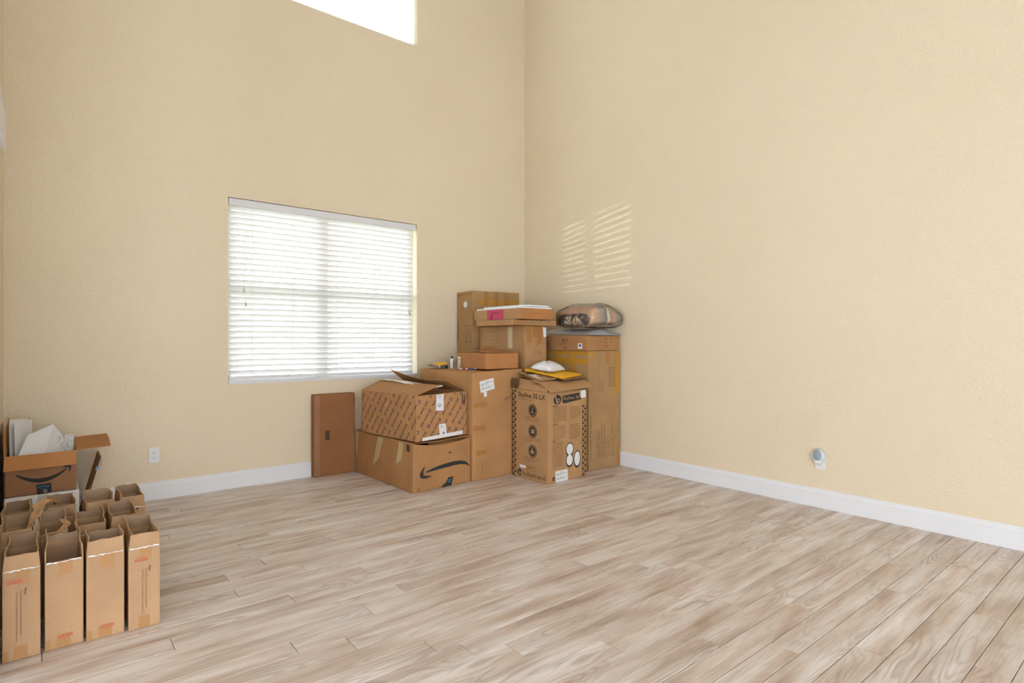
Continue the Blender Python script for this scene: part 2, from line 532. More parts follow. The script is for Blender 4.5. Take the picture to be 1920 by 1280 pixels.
wall_cells([-3.6, -2.6, 2.2, XR + 0.15], [-0.06, 0.0, 3.5, ZC], [(-2.6, 2.2, 0.0, 3.5)], lambda a, b, c, d: mb.box((a, -3.75, c), (b, -3.6, d)))  # unseen wall added to limit light from behind; unglazed opening sized for it
tag(mb.build('wall_rear', M['wall']), 'unseen cream wall behind the viewer, added with an open gap sized for the light', 'wall', kind='structure')
mb = MB()
wall_cells([-3.75, -2.2, 1.8, 2.72], [-0.06, 0.0, 2.3, ZC], [(-2.2, 1.8, 0.0, 2.3)], lambda a, b, c, d: mb.box((-3.75, a, c), (-3.6, b, d)))  # added out of view; the opening sets how much side light enters
mb.box((-3.6, 2.72, -0.06), (XL - 0.15, 2.87, ZC))
tag(mb.build('wall_side', M['wall']), 'unseen cream wall of the adjoining space, added with an opening sized for the light', 'wall', kind='structure')
tag(MB().box((-3.6, -3.6, ZC), (XR + 0.15, YB + 0.15, ZC + 0.12)).build('ceiling', M['ceiling']), 'high white ceiling', 'ceiling', kind='structure')
tag(MB().box((-14, YB + 0.15, -1.2), (16, 22, -1.0)).build('lawn', M['lawn']), 'green lawn outside the windows', 'lawn', kind='structure')


def baseboard(name, p, q, inward, label):
    """moulded skirting extruded from p to q, face pointing along inward"""
    prof = [(0, 0), (0.015, 0), (0.015, 0.097), (0.0128, 0.0985), (0.0128, 0.101), (0.0145, 0.103), (0.0135, 0.113), (0.0098, 0.120), (0.0085, 0.1215), (0.0085, 0.124), (0.0095, 0.1255), (0.008, 0.131), (0.004, 0.1345), (0, 0.1345)]
    p = Vector(p); q = Vector(q); n = Vector(inward)
    v = []
    for e in (p, q):
        for a, z in prof:
            v.append(e + n * a + V(0, 0, z))
    k = len(prof)
    f = [[i, (i + 1) % k, (i + 1) % k + k, i + k] for i in range(k)] + [list(range(k))[::-1], [i + k for i in range(k)]]
    o = mk(name, v, f, M['white_trim'])
    return tag(o, label, 'baseboard', kind='structure')


baseboard('baseboard_back', (XL, YB, 0.0), (XR, YB, 0.0), (0, -1, 0), 'white moulded baseboard under the windows')
baseboard('baseboard_right', (XR, -3.6, 0.0), (XR, YB - 0.015, 0.0), (-1, 0, 0), 'long white moulded baseboard of the bare wall')
baseboard('baseboard_left', (-0.145, 2.705, 0.0), (-0.145, 2.90, 0.0), (1, 0, 0), 'short white baseboard end beside the empty cartons')
tag(MB().box((XL - 0.15, 2.705, 0.0), (-0.1305, 2.72, 0.134)).build('trim_1', M['white_trim']), 'white baseboard wrapping the wall end', 'trim', kind='structure')


def window(name, x0, x1, z0, z1, label, rail=True):
    t = thing(name, ((x0 + x1) / 2, YB + 0.10, z0), label, 'window')
    t['kind'] = 'structure'
    ya, yb = YB + 0.100, YB + 0.148
    fm = MB()
    fm.box((x0, ya, z0), (x0 + 0.045, yb, z1)).box((x1 - 0.045, ya, z0), (x1, yb, z1))
    fm.box((x0 + 0.045, ya, z0), (x1 - 0.045, yb, z0 + 0.045)).box((x0 + 0.045, ya, z1 - 0.045), (x1 - 0.045, yb, z1))
    fm.build('frame', M['vinyl'], t)
    xm0, xm1 = 1.945, 2.040
    if rail:
        MB().box((xm0, ya, z0 + 0.045), (xm1, yb, z1 - 0.045)).build('mullion', M['vinyl'], t)
    zm = z0 + 0.80
    for a, b in (((x0 + 0.045, xm0), (xm1, x1 - 0.045)) if rail else ((x0 + 0.045, x1 - 0.045),)):
        if rail:
            MB().box((a, ya + 0.005, zm - 0.026), (b, yb - 0.005, zm + 0.026)).build('meeting_rail', M['vinyl'], t)
            spans = ((z0 + 0.045, zm - 0.026), (zm + 0.026, z1 - 0.045))
        else:
            spans = ((z0 + 0.045, z1 - 0.045),)
        for c, d in spans:
            MB().box((a, ya + 0.028, c), (b, ya + 0.032, d)).build('pane', M['glass'], t)
    return t


w1 = window('window_1', WX0, WX1, WZ0, WZ1, 'double sash window behind the slatted blind')
bbox_bevel('sill', (WX0 + 0.002, YB - 0.010, 0.866), (WX1 - 0.002, YB + 0.083, 0.884), 0.003, M['white_trim'], w1)
MB().box((WX0 + 0.002, YB - 0.003, 0.8522), (WX1 - 0.002, YB + 0.083, 0.8655)).build('apron', M['white_trim'], w1)
window('window_2', UX0, UX1, UZ0, UZ1, 'high upper window behind a pleated white shade', rail=False)


# horizontal slat blind of the lower window
def slat_mesh(length, width, crown=0.0018, th=0.0020, axis='X'):
    prof = []
    n = 4
    for i in range(n + 1):
        y = -width / 2 + width * i / n
        prof.append((y, crown * (1 - (2 * y / width) ** 2)))
    up = [(y, z + th / 2) for y, z in prof]; dn = [(y, z - th / 2) for y, z in prof][::-1]
    ring = up + dn
    v = []
    for e in (-length / 2, length / 2):
        for y, z in ring:
            v.append((e, y, z) if axis == 'X' else (y, e, z))
    k = len(ring)
    f = [[i, (i + 1) % k, (i + 1) % k + k, i + k] for i in range(k)] + [list(range(k))[::-1], [i + k for i in range(k)]]
    me = bpy.data.meshes.new('slat'); me.from_pydata(v, [], f); me.materials.append(M['slat'])
    return me


BX0, BX1 = WX0 + 0.010, WX1 - 0.040
blind = thing('window_blind', ((BX0 + BX1) / 2, YB + 0.04, 0.886), 'white slatted blind, bottom rail down at the sill of the lower window', 'blind')
bo = ORG[blind.name]
bbox_bevel('valance', (WX0 + 0.006, YB + 0.006, 2.328), (WX1 - 0.008, YB + 0.018, 2.386), 0.004, M['rail'], blind)
bbox_bevel('head_rail', (BX0, YB + 0.022, 2.345), (BX1, YB + 0.066, 2.385), 0.002, M['rail'], blind)
bbox_bevel('bottom_rail', (BX0, YB + 0.018, 0.888), (BX1, YB + 0.060, 0.916), 0.004, M['rail'], blind)
sm_ = slat_mesh(BX1 - BX0, 0.050)
NS = 30
for i in range(NS):
    z = 0.945 + i * (2.315 - 0.945) / (NS - 1)
    o = bpy.data.objects.new('slat', sm_); C.objects.link(o); o.parent = blind
    o.location = V((BX0 + BX1) / 2, YB + 0.041, z) - bo
    o.rotation_euler = (math.radians(-49 + random.uniform(-0.8, 0.8)), 0, 0)
for x in (1.36, 1.70, 2.10, 2.47, 2.78):
    MB().tube([(x, YB + 0.026, 0.91), (x, YB + 0.026, 2.345)], 0.0011, 5).tube([(x, YB + 0.060, 0.91), (x, YB + 0.060, 2.345)], 0.0011, 5).build('ladder_cord', M['cord'], blind)
for x, z in ((1.290, 1.635), (1.305, 1.520), (2.842, 1.50), (2.853, 1.485)):
    tc_ = MB().tube([(x, YB + 0.012, z + 0.02), (x, YB + 0.020, 2.33)], 0.0011, 5).build('pull_cord', M['cord'], blind)
    MB().tube([(x, YB + 0.012, z + 0.022), (x, YB + 0.012, z + 0.012), (x, YB + 0.012, z - 0.018), (x, YB + 0.012, z - 0.024)], [0.002, 0.0055, 0.0075, 0.005], 8).build('tassel', M['tassel'], tc_)

# pleated cellular shade of the upper window
shade = thing('cellular_shade', ((UX0 + UX1) / 2, YB + 0.04, UZ0 + 0.004), 'white pleated shade covering the high upper window', 'shade')
v = []; f = []
npl = 96
for i in range(npl + 1):
    z = UZ0 + 0.03 + (UZ1 - 0.06 - UZ0 - 0.03) * i / npl
    y = YB + 0.045 + (0.007 if i % 2 else -0.007)
    v += [V(UX0 + 0.006, y, z), V(UX1 - 0.006, y, z)]
for i in range(npl):
    f.append([2 * i, 2 * i + 1, 2 * i + 3, 2 * i + 2])
mk('pleated_fabric', v, f, M['cell'], shade)
bbox_bevel('bottom_rail', (UX0 + 0.005, YB + 0.032, UZ0 + 0.004), (UX1 - 0.005, YB + 0.058, UZ0 + 0.030), 0.003, M['cell'], shade)
bbox_bevel('head_rail', (UX0 + 0.005, YB + 0.025, UZ1 - 0.06), (UX1 - 0.005, YB + 0.065, UZ1 - 0.005), 0.003, M['rail'], shade)

# window and blind in the left wall (seen edge on)
t = thing('window_3', (XL - 0.12, (LY0 + LY1) / 2, LZ0), 'window of the wall beside the white foam filled carton', 'window'); t['kind'] = 'structure'
fm = MB()
fm.box((XL - 0.145, LY0, LZ0), (XL - 0.09, LY0 + 0.045, LZ1)).box((XL - 0.145, LY1 - 0.045, LZ0), (XL - 0.09, LY1, LZ1))
fm.box((XL - 0.145, LY0 + 0.045, LZ0), (XL - 0.09, LY1 - 0.045, LZ0 + 0.045)).box((XL - 0.145, LY0 + 0.045, LZ1 - 0.045), (XL - 0.09, LY1 - 0.045, LZ1))
fm.build('frame', M['vinyl'], t)
MB().box((XL - 0.12, LY0 + 0.045, LZ0 + 0.045), (XL - 0.116, LY1 - 0.045, LZ1 - 0.045)).build('pane', M['glass'], t)
bbox_bevel('sill', (XL - 0.088, LY0 + 0.002, LZ0 + 0.002), (XL + 0.012, LY1 - 0.002, LZ0 + 0.02), 0.003, M['white_trim'], t)
lb = thing('window_blind', (XL - 0.03, (LY0 + LY1) / 2, LZ0 + 0.03), 'white blind with a deep boxed valance, seen edge on above the foam filled carton', 'blind')
lo_ = ORG[lb.name]
bbox_bevel('valance', (XL + 0.002, LY0 - 0.02, 2.29), (XL + 0.040, LY1 + 0.035, 2.50), 0.006, M['rail'], lb)
sl2 = slat_mesh(LY1 - LY0 - 0.03, 0.050, axis='Y')
for i in range(31):
    o = bpy.data.objects.new('slat', sl2); C.objects.link(o); o.parent = lb
    o.location = V(XL - 0.03, (LY0 + LY1) / 2, 0.875 + i * 0.0465) - lo_
    o.rotation_euler = (0, math.radians(-62), 0)
bbox_bevel('bottom_rail', (XL - 0.05, LY0 + 0.015, 0.825), (XL - 0.008, LY1 - 0.015, 0.853), 0.004, M['rail'], lb)


# power outlets
def outlet(pos, n, side, label, covered=False):
    """pos: centre on the wall; n: outward normal; side: horizontal tangent (to the right when looking at it)"""
    n = Vector(n); s = Vector(side); up = V(0, 0, 1); p = Vector(pos)
    t = thing('power_outlet', p, label, 'outlet')

    def slab(name, w, h, d0, d1, dz, mat, par, bev):
        vs = []
        for d in (d0, d1):
            for a, b in ((-1, -1), (1, -1), (1, 1), (-1, 1)):
                vs.append(p + s * a * w / 2 + up * (dz + b * h / 2) + n * d)
        fs = [(0, 1, 2, 3), (7, 6, 5, 4), (0, 4, 5, 1), (1, 5, 6, 2), (2, 6, 7, 3), (3, 7, 4, 0)]
        return mk_bm(name, bevelled(vs, fs, bev, 2), mat, par)
    pl = slab('cover_plate', 0.070, 0.116, 0.0, 0.006, 0, M['plastic_white'], t, 0.0025)
    for dz in (0.0195, -0.0195):
        rc = slab('receptacle', 0.033, 0.029, 0.0055, 0.0085, dz, M['plastic_white'], t, 0.0012)
        sl = MB()
        for dx, hh in ((-0.0065, 0.009), (0.0065, 0.007)):
            c = p + s * dx + up * (dz + 0.003) + n * 0.0085
            q = [c + s * a * 0.0011 + up * b * hh / 2 + n * 0.0003 for a, b in ((-1, -1), (1, -1), (1, 1), (-1, 1))]
            i = len(sl.v); sl.v += q; sl.f.append([i, i + 1, i + 2, i + 3])
        c = p + up * (dz - 0.0085) + n * 0.0088
        i = len(sl.v); sl.v += [c + s * math.cos(a) * 0.0025 + up * math.sin(a) * 0.0025 for a in [k * math.pi / 4 for k in range(8)]]
        sl.f.append(list(range(i, i + 8)))
        sl.build('slots', M['slot'], rc)
    sc = MB().tube([p + n * 0.0055, p + n * 0.0072], 0.003, 10).build('screw', M['plastic_white'], t)
    return t


outlet((0.648, YB - 0.0005, 0.339), (0, -1, 0), (1, 0, 0), 'uncovered white double power outlet on the window wall beside the empty cartons')
outlet((XR - 0.0005, 1.795, 0.335), (-1, 0, 0), (0, -1, 0), 'white double power outlet on the bare wall with a plug-in night light')
# plug-in night light
nl = thing('night_light', (XR - 0.009, 1.812, 0.365), 'small plug-in night light with a blue grey lens on the bare wall', 'night light')


def dome(name, cy, cz, ry, rz, x0, depth, mat, par, rings=5, seg=20):
    vs = []; fs = []
    for i in range(rings + 1):
        a = (math.pi / 2) * i / rings
        rr = math.cos(a) ** 0.6 if i < rings else 0.0
        x = x0 - depth * math.sin(a)
        for j in range(seg):
            b = 2 * math.pi * j / seg
            vs.append(V(x, cy + ry * rr * math.cos(b), cz + rz * rr * math.sin(b)))
    for i in range(rings):
        for j in range(seg):
            k = (j + 1) % seg
            fs.append([i * seg + j, i * seg + k, (i + 1) * seg + k, (i + 1) * seg + j])
    fs.append(list(range(seg)))
    return mk(name, vs, fs, mat, par, True)


MB().box((XR - 0.026, 1.782, 0.340), (XR - 0.009, 1.818, 0.385)).build('plug_body', M['plastic_white'], nl)
dome('housing', 1.800, 0.372, 0.042, 0.058, XR - 0.024, 0.012, M['grey_lens_rim'], nl)
dome('lens', 1.800, 0.384, 0.029, 0.042, XR - 0.0325, 0.010, M['grey_lens'], nl)
dome('base_cap', 1.800, 0.333, 0.026, 0.013, XR - 0.030, 0.010, M['plastic_white'], nl)

# ------------------------------------------------------------------ carton toolkit
class Face:
    """one panel of a carton: bilinear patch with soft dents; eval in metres from its lower left seen from outside"""
    def __init__(self, p00, p10, p11, p01, amp, seed, bulge=0.0, sag=0.0):
        self.c = [Vector(p) for p in (p00, p10, p11, p01)]
        self.amp = amp; self.seed = seed; self.bulge = bulge; self.sag = sag
        a = self.c[1] - self.c[0]; b = self.c[3] - self.c[0]
        self.w = ((self.c[1] - self.c[0]).length + (self.c[2] - self.c[3]).length) / 2
        self.h = ((self.c[3] - self.c[0]).length + (self.c[2] - self.c[1]).length) / 2
        self.n = a.cross(b).normalized()

    def st(self, s, t, off=0.0):
        c = self.c
        p = c[0] * (1 - s) * (1 - t) + c[1] * s * (1 - t) + c[2] * s * t + c[3] * (1 - s) * t
        cs = min(max(s, 0), 1); ct = min(max(t, 0), 1)
        ms = min(1, 7 * cs, 7 * (1 - cs)) * min(1, 7 * ct, 7 * (1 - ct))
        d = self.amp * ms * noise.noise(p * 5.0 + Vector((self.seed, self.seed * 1.7, 0))) + self.bulge * 16 * cs * (1 - cs) * ct * (1 - ct)
        p = p + self.n * (d + off)
        if self.sag:
            p.z -= self.sag * 4 * cs * (1 - cs) * ct ** 2
        return p

    def at(self, x, y, off=0.0):
        return self.st(x / self.w, y / self.h, off)


def carton_faces(foot, z0, tops, amp=0.003, seed=1.0, bulge=0.0, sag=0.0):
    """foot: 4 xy corners (near-left, near-right, far-right, far-left); tops: 4 heights"""
    b = [V(p[0], p[1], z0) for p in foot]
    t = [V(p[0] if len(p) < 3 else p[2], p[1] if len(p) < 3 else p[3], z) for p, z in zip(foot, tops)]
    F = {}
    F['front'] = Face(b[0], b[1], t[1], t[0], amp, seed, bulge, sag)
    F['right'] = Face(b[1], b[2], t[2], t[1], amp, seed + 3, bulge)
    F['back'] = Face(b[2], b[3], t[3], t[2], amp, seed + 5, bulge)
    F['left'] = Face(b[3], b[0], t[0], t[3], amp, seed + 7, bulge)
    F['top'] = Face(t[0], t[1], t[2], t[3], amp, seed + 9, bulge)
    F['bottom'] = Face(b[3], b[2], b[1], b[0], 0, seed)
    return F


def carton_body(F, mat, parent, top=True, n=18, bev=0.004, solid=0.0, name='body'):
    bm = bmesh.new()
    for k, fc in F.items():
        if k == 'top' and not top:
            continue
        g = [[bm.verts.new(fc.st(i / n, j / n)) for i in range(n + 1)] for j in range(n + 1)]
        for j in range(n):
            for i in range(n):
                bm.faces.new([g[j][i], g[j][i + 1], g[j + 1][i + 1], g[j + 1][i]])
    bmesh.ops.remove_doubles(bm, verts=bm.verts, dist=0.0006)
    if bev > 0:
        ed = [e for e in bm.edges if len(e.link_faces) == 2 and e.calc_face_angle() > 0.8]
        bmesh.ops.bevel(bm, geom=ed, offset=bev, segments=2, profile=0.5, affect='EDGES')
    o = mk_bm(name, bm, mat, parent, True)
    try:
        o.data.set_sharp_from_angle(angle=0.9)
    except Exception:
        pass
    if solid > 0:
        md = o.modifiers.new('board', 'SOLIDIFY'); md.thickness = solid; md.offset = -1
    return o


def sheet(name, grid, th, mat, parent=None, smooth=True):
    """solid thin sheet through a grid of points (rows of equal length)"""
    R = len(grid); K = len(grid[0])
    g = [[Vector(p) for p in r] for r in grid]
    nn = [[None] * K for _ in range(R)]
    for j in range(R):
        for i in range(K):
            a = g[j][min(i + 1, K - 1)] - g[j][max(i - 1, 0)]
            b = g[min(j + 1, R - 1)][i] - g[max(j - 1, 0)][i]
            c = a.cross(b)
            nn[j][i] = c.normalized() if c.length > 1e-9 else V(0, 0, 1)
    v = [g[j][i] + nn[j][i] * th / 2 for j in range(R) for i in range(K)] + [g[j][i] - nn[j][i] * th / 2 for j in range(R) for i in range(K)]
    o = R * K; f = []
    for j in range(R - 1):
        for i in range(K - 1):
            a = j * K + i
            f.append([a, a + 1, a + K + 1, a + K]); f.append([o + a, o + a + K, o + a + K + 1, o + a + 1])
    bd = [(0, i) for i in range(K - 1)] + [(j, K - 1) for j in range(R - 1)] + [(R - 1, i) for i in range(K - 1, 0, -1)] + [(j, 0) for j in range(R - 1, 0, -1)]
    idx = [j * K + i for j, i in bd]
    for q in range(len(idx)):
        a = idx[q]; b = idx[(q + 1) % len(idx)]
        f.append([b, a, o + a, o + b])
    ob = mk(name, v, f, mat, parent, smooth)
    if smooth:
        try:
            ob.data.set_sharp_from_angle(angle=0.6)
        except Exception:
            pass
    return ob


def quad_grid(p00, p10, p11, p01, nx, ny, jit=0.0, fn=None):
    """bilinear grid; jit roughens the p01-p11 edge; fn(s,t,p) bends it"""
    g = []
    for j in range(ny + 1):
        row = []
        t = j / ny
        for i in range(nx + 1):
            s = i / nx
            p = Vector(p00) * (1 - s) * (1 - t) + Vector(p10) * s * (1 - t) + Vector(p11) * s * t + Vector(p01) * (1 - s) * t
            if jit and j == ny:
                d = (Vector(p01) - Vector(p00)).lerp(Vector(p11) - Vector(p10), s).normalized()
                p = p + d * random.uniform(-jit, jit * 0.4)
            if fn:
                p = fn(s, t, p)
            row.append(p)
        g.append(row)
    return g


TXT = {}


def text2d(s):
    if s in TXT:
        return TXT[s]
    cu = bpy.data.curves.new('txt', 'FONT'); cu.body = s; cu.size = 1.0; cu.resolution_u = 2
    ob = bpy.data.objects.new('txt', cu); C.objects.link(ob)
    dg = bpy.context.evaluated_depsgraph_get(); dg.update()
    me = bpy.data.meshes.new_from_object(ob.evaluated_get(dg))
    v = [(p.co.x, p.co.y) for p in me.vertices]; f = [list(p.vertices) for p in me.polygons]
    bpy.data.objects.remove(ob); bpy.data.curves.remove(cu); bpy.data.meshes.remove(me)
    w = max(p[0] for p in v) if v else 1
    TXT[s] = (v, f, w)
    return TXT[s]


class Decal:
    """flat print laid on a Face"""
    def __init__(self, face):
        self.face = face; self.v = []; self.f = []

    def add(self, pts, faces=None):
        i = len(self.v); self.v += [tuple(p) for p in pts]
        for q in (faces or [list(range(len(pts)))]):
            self.f.append([i + k for k in q])
        return self

    def rect(self, x0, y0, x1, y1, nx=1, ny=1):
        pts = []; fs = []
        for j in range(ny + 1):
            for i in range(nx + 1):
                pts.append((x0 + (x1 - x0) * i / nx, y0 + (y1 - y0) * j / ny))
        for j in range(ny):
            for i in range(nx):
                a = j * (nx + 1) + i
                fs.append([a, a + 1, a + nx + 2, a + nx + 1])
        return self.add(pts, fs)

    def ring(self, cx, cy, r0, r1, n=28, sy=1.0, a0=0.0, a1=2 * math.pi):
        pts = []; fs = []
        for i in range(n + 1):
            a = a0 + (a1 - a0) * i / n
            pts += [(cx + r0 * math.cos(a), cy + r0 * sy * math.sin(a)), (cx + r1 * math.cos(a), cy + r1 * sy * math.sin(a))]
        for i in range(n):
            fs.append([2 * i, 2 * i + 1, 2 * i + 3, 2 * i + 2])
        return self.add(pts, fs)

    def disc(self, cx, cy, rx, ry=None, n=20):
        ry = ry or rx
        return self.add([(cx + rx * math.cos(2 * math.pi * k / n), cy + ry * math.sin(2 * math.pi * k / n)) for k in range(n)])

    def text(self, s, x, y, h, width=None, rot=0.0, bold=0.0):
        v, f, w = text2d(s)
        sy = h / 0.72
        sx = (width / w) if width else sy
        ca, sa = math.cos(math.radians(rot)), math.sin(math.radians(rot))
        offs = [(0, 0)] if not bold else [(-bold, 0), (bold, 0), (0, bold), (0, -bold)]
        for ox, oy in offs:
            self.add([(x + ox + (p[0] * sx) * ca - (p[1] * sy) * sa, y + oy + (p[0] * sx) * sa + (p[1] * sy) * ca) for p in v], f)
        return self

    def lines(self, x, y, w, n, gap, th, rot90=False, rnd=None):
        rnd = rnd or random
        for k in range(n):
            ww = w * (1 if k < n - 1 else rnd.uniform(0.4, 0.9)) * rnd.uniform(0.88, 1)
            # a line of tiny print: broken dashes
            px = 0
            while px < ww:
                d = min(rnd.uniform(0.006, 0.022), ww - px)
                if d > 0.002:
                    if rot90:
                        self.rect(x - k * gap, y + px, x - k * gap + th, y + px + d)
                    else:
                        self.rect(x + px, y - k * gap, x + px + d, y - k * gap + th)
                px += d + 0.003
        return self

    def clip(self, x0, y0, x1, y1):
        bm = bmesh.new()
        vs = [bm.verts.new((p[0], p[1], 0)) for p in self.v]
        for q in self.f:
            try:
                bm.faces.new([vs[k] for k in q])
            except ValueError:
                pass
        for co, no in (((x0, 0, 0), (-1, 0, 0)), ((x1, 0, 0), (1, 0, 0)), ((0, y0, 0), (0, -1, 0)), ((0, y1, 0), (0, 1, 0))):
            bmesh.ops.bisect_plane(bm, geom=bm.verts[:] + bm.edges[:] + bm.faces[:], plane_co=co, plane_no=no, clear_outer=True)
        bm.verts.index_update()
        self.v = [(p.co.x, p.co.y) for p in bm.verts]; self.f = [[p.index for p in q.verts] for q in bm.faces]
        bm.free()
        return self

    def build(self, name, mat, parent, off=0.0012, label=None):
        o = mk(name, [self.face.at(x, y, off) for x, y in self.v], self.f, mat, parent)
        if label:
            o['label'] = label
        if name in STUFF:
            o['kind'] = 'stuff'
        return o


STUFF = {'small_print', 'blue_lettering', 'label_print', 'lettering', 'border_print', 'dotted_border', 'banner_lettering', 'printed_lines', 'note_lettering', 'red_icons', 'bold_print', 'assembly_drawing', 'marks', 'barcode', 'box_mark', 'arrow_marks', 'black_marks', 'edge_print', 'tape_print', 'teal_lettering'}


def rc(face, x0, y0, x1, y1, name, mat, parent, off=0.0010, label=None):
    nx = max(1, int(abs(x1 - x0) / 0.03)); ny = max(1, int(abs(y1 - y0) / 0.03))
    return Decal(face).rect(x0, y0, x1, y1, nx, ny).build(name, mat, parent, off, label)


def poly(face, pts, name, mat, parent, off=0.0010, label=None):
    """four-cornered patch laid over the panel"""
    d = Decal(face)
    a, b, c, e = pts
    n = 6; P = []; fs = []
    for j in range(n + 1):
        for i in range(n + 1):
            s, t = i / n, j / n
            P.append(tuple(a[k] * (1 - s) * (1 - t) + b[k] * s * (1 - t) + c[k] * s * t + e[k] * (1 - s) * t for k in (0, 1)))
    for j in range(n):
        for i in range(n):
            q = j * (n + 1) + i
            fs.append([q, q + 1, q + n + 2, q + n + 1])
    return d.add(P, fs).build(name, mat, parent, off, label)


def base_of(foot, z0):
    return (sum(p[0] for p in foot) / 4, sum(p[1] for p in foot) / 4, z0)


def rect_foot(x0, x1, y0, y1):
    return [(x0, y0), (x1, y0), (x1, y1), (x0, y1)]


def barcode(face, x, y, w, h, parent, mat=None):
    d = Decal(face)
    r = random.Random(int(x * 1000)); px = 0
    while px < w:
        b = r.choice((0.0012, 0.002, 0.003)); d.rect(x + px, y, x + min(px + b, w), y + h); px += b + r.choice((0.0012, 0.002))
    d.build('barcode', mat or M['ink_soft'], parent, 0.0018)


def ship_label(face, pts, parent, name='shipping_label'):
    """white label with printed lines"""
    lab = poly(face, pts, name, M['label'], parent, 0.0016)
    a, b, c, e = [Vector((p[0], p[1])) for p in pts]
    d = Decal(face); r = random.Random(5)
    for k in range(7):
        t = 0.10 + 0.12 * k
        s = 0.08
        while s < 0.9:
            q = min(0.9, s + r.uniform(0.05, 0.22))
            P = []
            for ss, tt in ((s, t), (q, t), (q, t + (0.05 if k != 3 else 0.09)), (s, t + (0.05 if k != 3 else 0.09))):
                w = a * (1 - ss) * (1 - tt) + b * ss * (1 - tt) + c * ss * tt + e * (1 - ss) * tt
                P.append((w.x, w.y))
            if r.random() < 0.6:
                d.add(P)
            s = q + 0.05
    d.build('label_print', M['label_ink'], lab, 0.0024)
    return lab


def seam_and_tape(F, parent, tape, along='Y', w=0.05, down=0.07):
    """closed top: centre seam and a strip of tape running over the ends"""
    T = F['top']
    if along == 'Y':
        Decal(T).rect(T.w / 2 - 0.0012, 0.003, T.w / 2 + 0.0012, T.h - 0.003, 1, 10).build('seam', M['c_dark'], parent, 0.0008)
        rc(T, T.w / 2 - w / 2, 0, T.w / 2 + w / 2, T.h, 'tape', tape, parent, 0.0014)
        f = F['front']; rc(f, f.w / 2 - w / 2, f.h - down, f.w / 2 + w / 2, f.h, 'tape', tape, parent, 0.0012)
    else:
        Decal(T).rect(0.003, T.h / 2 - 0.0012, T.w - 0.003, T.h / 2 + 0.0012, 10, 1).build('seam', M['c_dark'], parent, 0.0008)
        rc(T, 0, T.h / 2 - w / 2, T.w, T.h / 2 + w / 2, 'tape', tape, parent, 0.0014)
        f = F['left']; rc(f, f.w / 2 - w / 2, f.h - down, f.w / 2 + w / 2, f.h, 'tape', tape, parent, 0.0012)


def smile(face, cx, cy, w, flip=1, parent=None, mat=None, name='smile_arrow'):
    """curved arrow: tapering crescent with an open head; flip=-1 turns it upside down"""
    d = Decal(face)
    n = 18; P = []; fs = []
    for i in range(n + 1):
        s = i / n
        x = -w / 2 + w * 0.94 * s
        yb = -0.20 * w * (1 - (2 * (s - 0.48)) ** 2)
        th = 0.085 * w * math.sin(math.pi * min(1, max(0, 0.06 + 0.88 * s))) ** 0.9 + 0.004
        for y in (yb - th / 2, yb + th / 2):
            P.append((cx + flip * x, cy + flip * (y + 0.08 * w)))
    for i in range(n):
        fs.append([2 * i, 2 * i + 2, 2 * i + 3, 2 * i + 1])
    d.add(P, fs)
    # head
    H = [(0.34, 0.085), (0.44, 0.125), (0.515, 0.115), (0.525, 0.05), (0.49, -0.045), (0.475, -0.04), (0.485, 0.04), (0.47, 0.075), (0.42, 0.075)]
    hp = [(cx + flip * a * w, cy + flip * (b * w + 0.055 * w)) for a, b in H]
    d.add(hp, [[0, 1, 7, 8], [1, 2, 6, 7], [2, 3, 5, 6], [3, 4, 5]])
    return d.build(name, mat or M['ink'], parent, 0.0013)

# ------------------------------------------------------------------ corner stack: big cartons first
# carton with the open baby-gear print (nearest of the stack)
foot = [(3.275, 3.522), (3.779, 3.557), (3.777, 4.000), (3.272, 3.998)]
t = thing('printed_carton', base_of(foot, 0), 'tan open carton with big printed logos, pictogram circles and a dotted border', 'box')
F = carton_faces(foot, 0.001, [0.778, 0.776, 0.785, 0.792], 0.003, 2.0)
carton_body(F, M['c_tan'], t, top=False, solid=0.005, bev=0.003)
L_, R_ = F['left'], F['front']
d = Decal(L_)
d.text('Skyline 35 LX', 0.085, 0.713, 0.043, 0.355, 0, 0.0010)
d.text('babytrend', 0.152, 0.026, 0.042, 0.285)
d.disc(0.106, 0.046, 0.030, 0.033)
d.build('lettering', M['ink'], t, 0.0012)
d = Decal(L_); d.disc(0.115, 0.040, 0.011, 0.012, 12); d.add([(0.088, 0.078), (0.096, 0.078), (0.112, 0.020), (0.104, 0.020)]); d.build('logo_cutout', M['c_tan'], t, 0.0018)
for k, cy in enumerate((0.606, 0.425, 0.253)):
    dc = Decal(L_).disc(0.280, cy, 0.055, 0.055, 28).build('pictogram', M['ink'], t, 0.0012)
    Decal(L_).ring(0.280, cy, 0.042, 0.047).build('pictogram_ring', M['c_tan'], dc, 0.0018)
    d = Decal(L_)
    if k == 0:
        d.add([(0.262, 0.585), (0.300, 0.585), (0.300, 0.594), (0.274, 0.594), (0.290, 0.634), (0.280, 0.634)])
    elif k == 1:
        d.rect(0.262, 0.407, 0.302, 0.445)
    else:
        d.add([(0.258, 0.232), (0.300, 0.232), (0.300, 0.258), (0.282, 0.262), (0.286, 0.284), (0.277, 0.284), (0.266, 0.262), (0.258, 0.258)])
    d.build('pictogram_shape', M['c_tan'], dc, 0.0018)
d = Decal(L_); rnd = random.Random(3)
d.lines(0.085, 0.690, 0.37, 1, 0.01, 0.0045, rnd=rnd)
for cy in (0.545, 0.362, 0.192):
    d.lines(0.180, cy, 0.20, 3, 0.014, 0.0035, rnd=rnd)
d.rect(0.205, 0.078, 0.315, 0.080).rect(0.205, 0.118, 0.315, 0.120).rect(0.205, 0.078, 0.207, 0.12).rect(0.313, 0.078, 0.315, 0.12)
d.lines(0.215, 0.104, 0.09, 2, 0.014, 0.005, rnd=rnd)
d.build('small_print', M['ink_soft'], t, 0.0012)
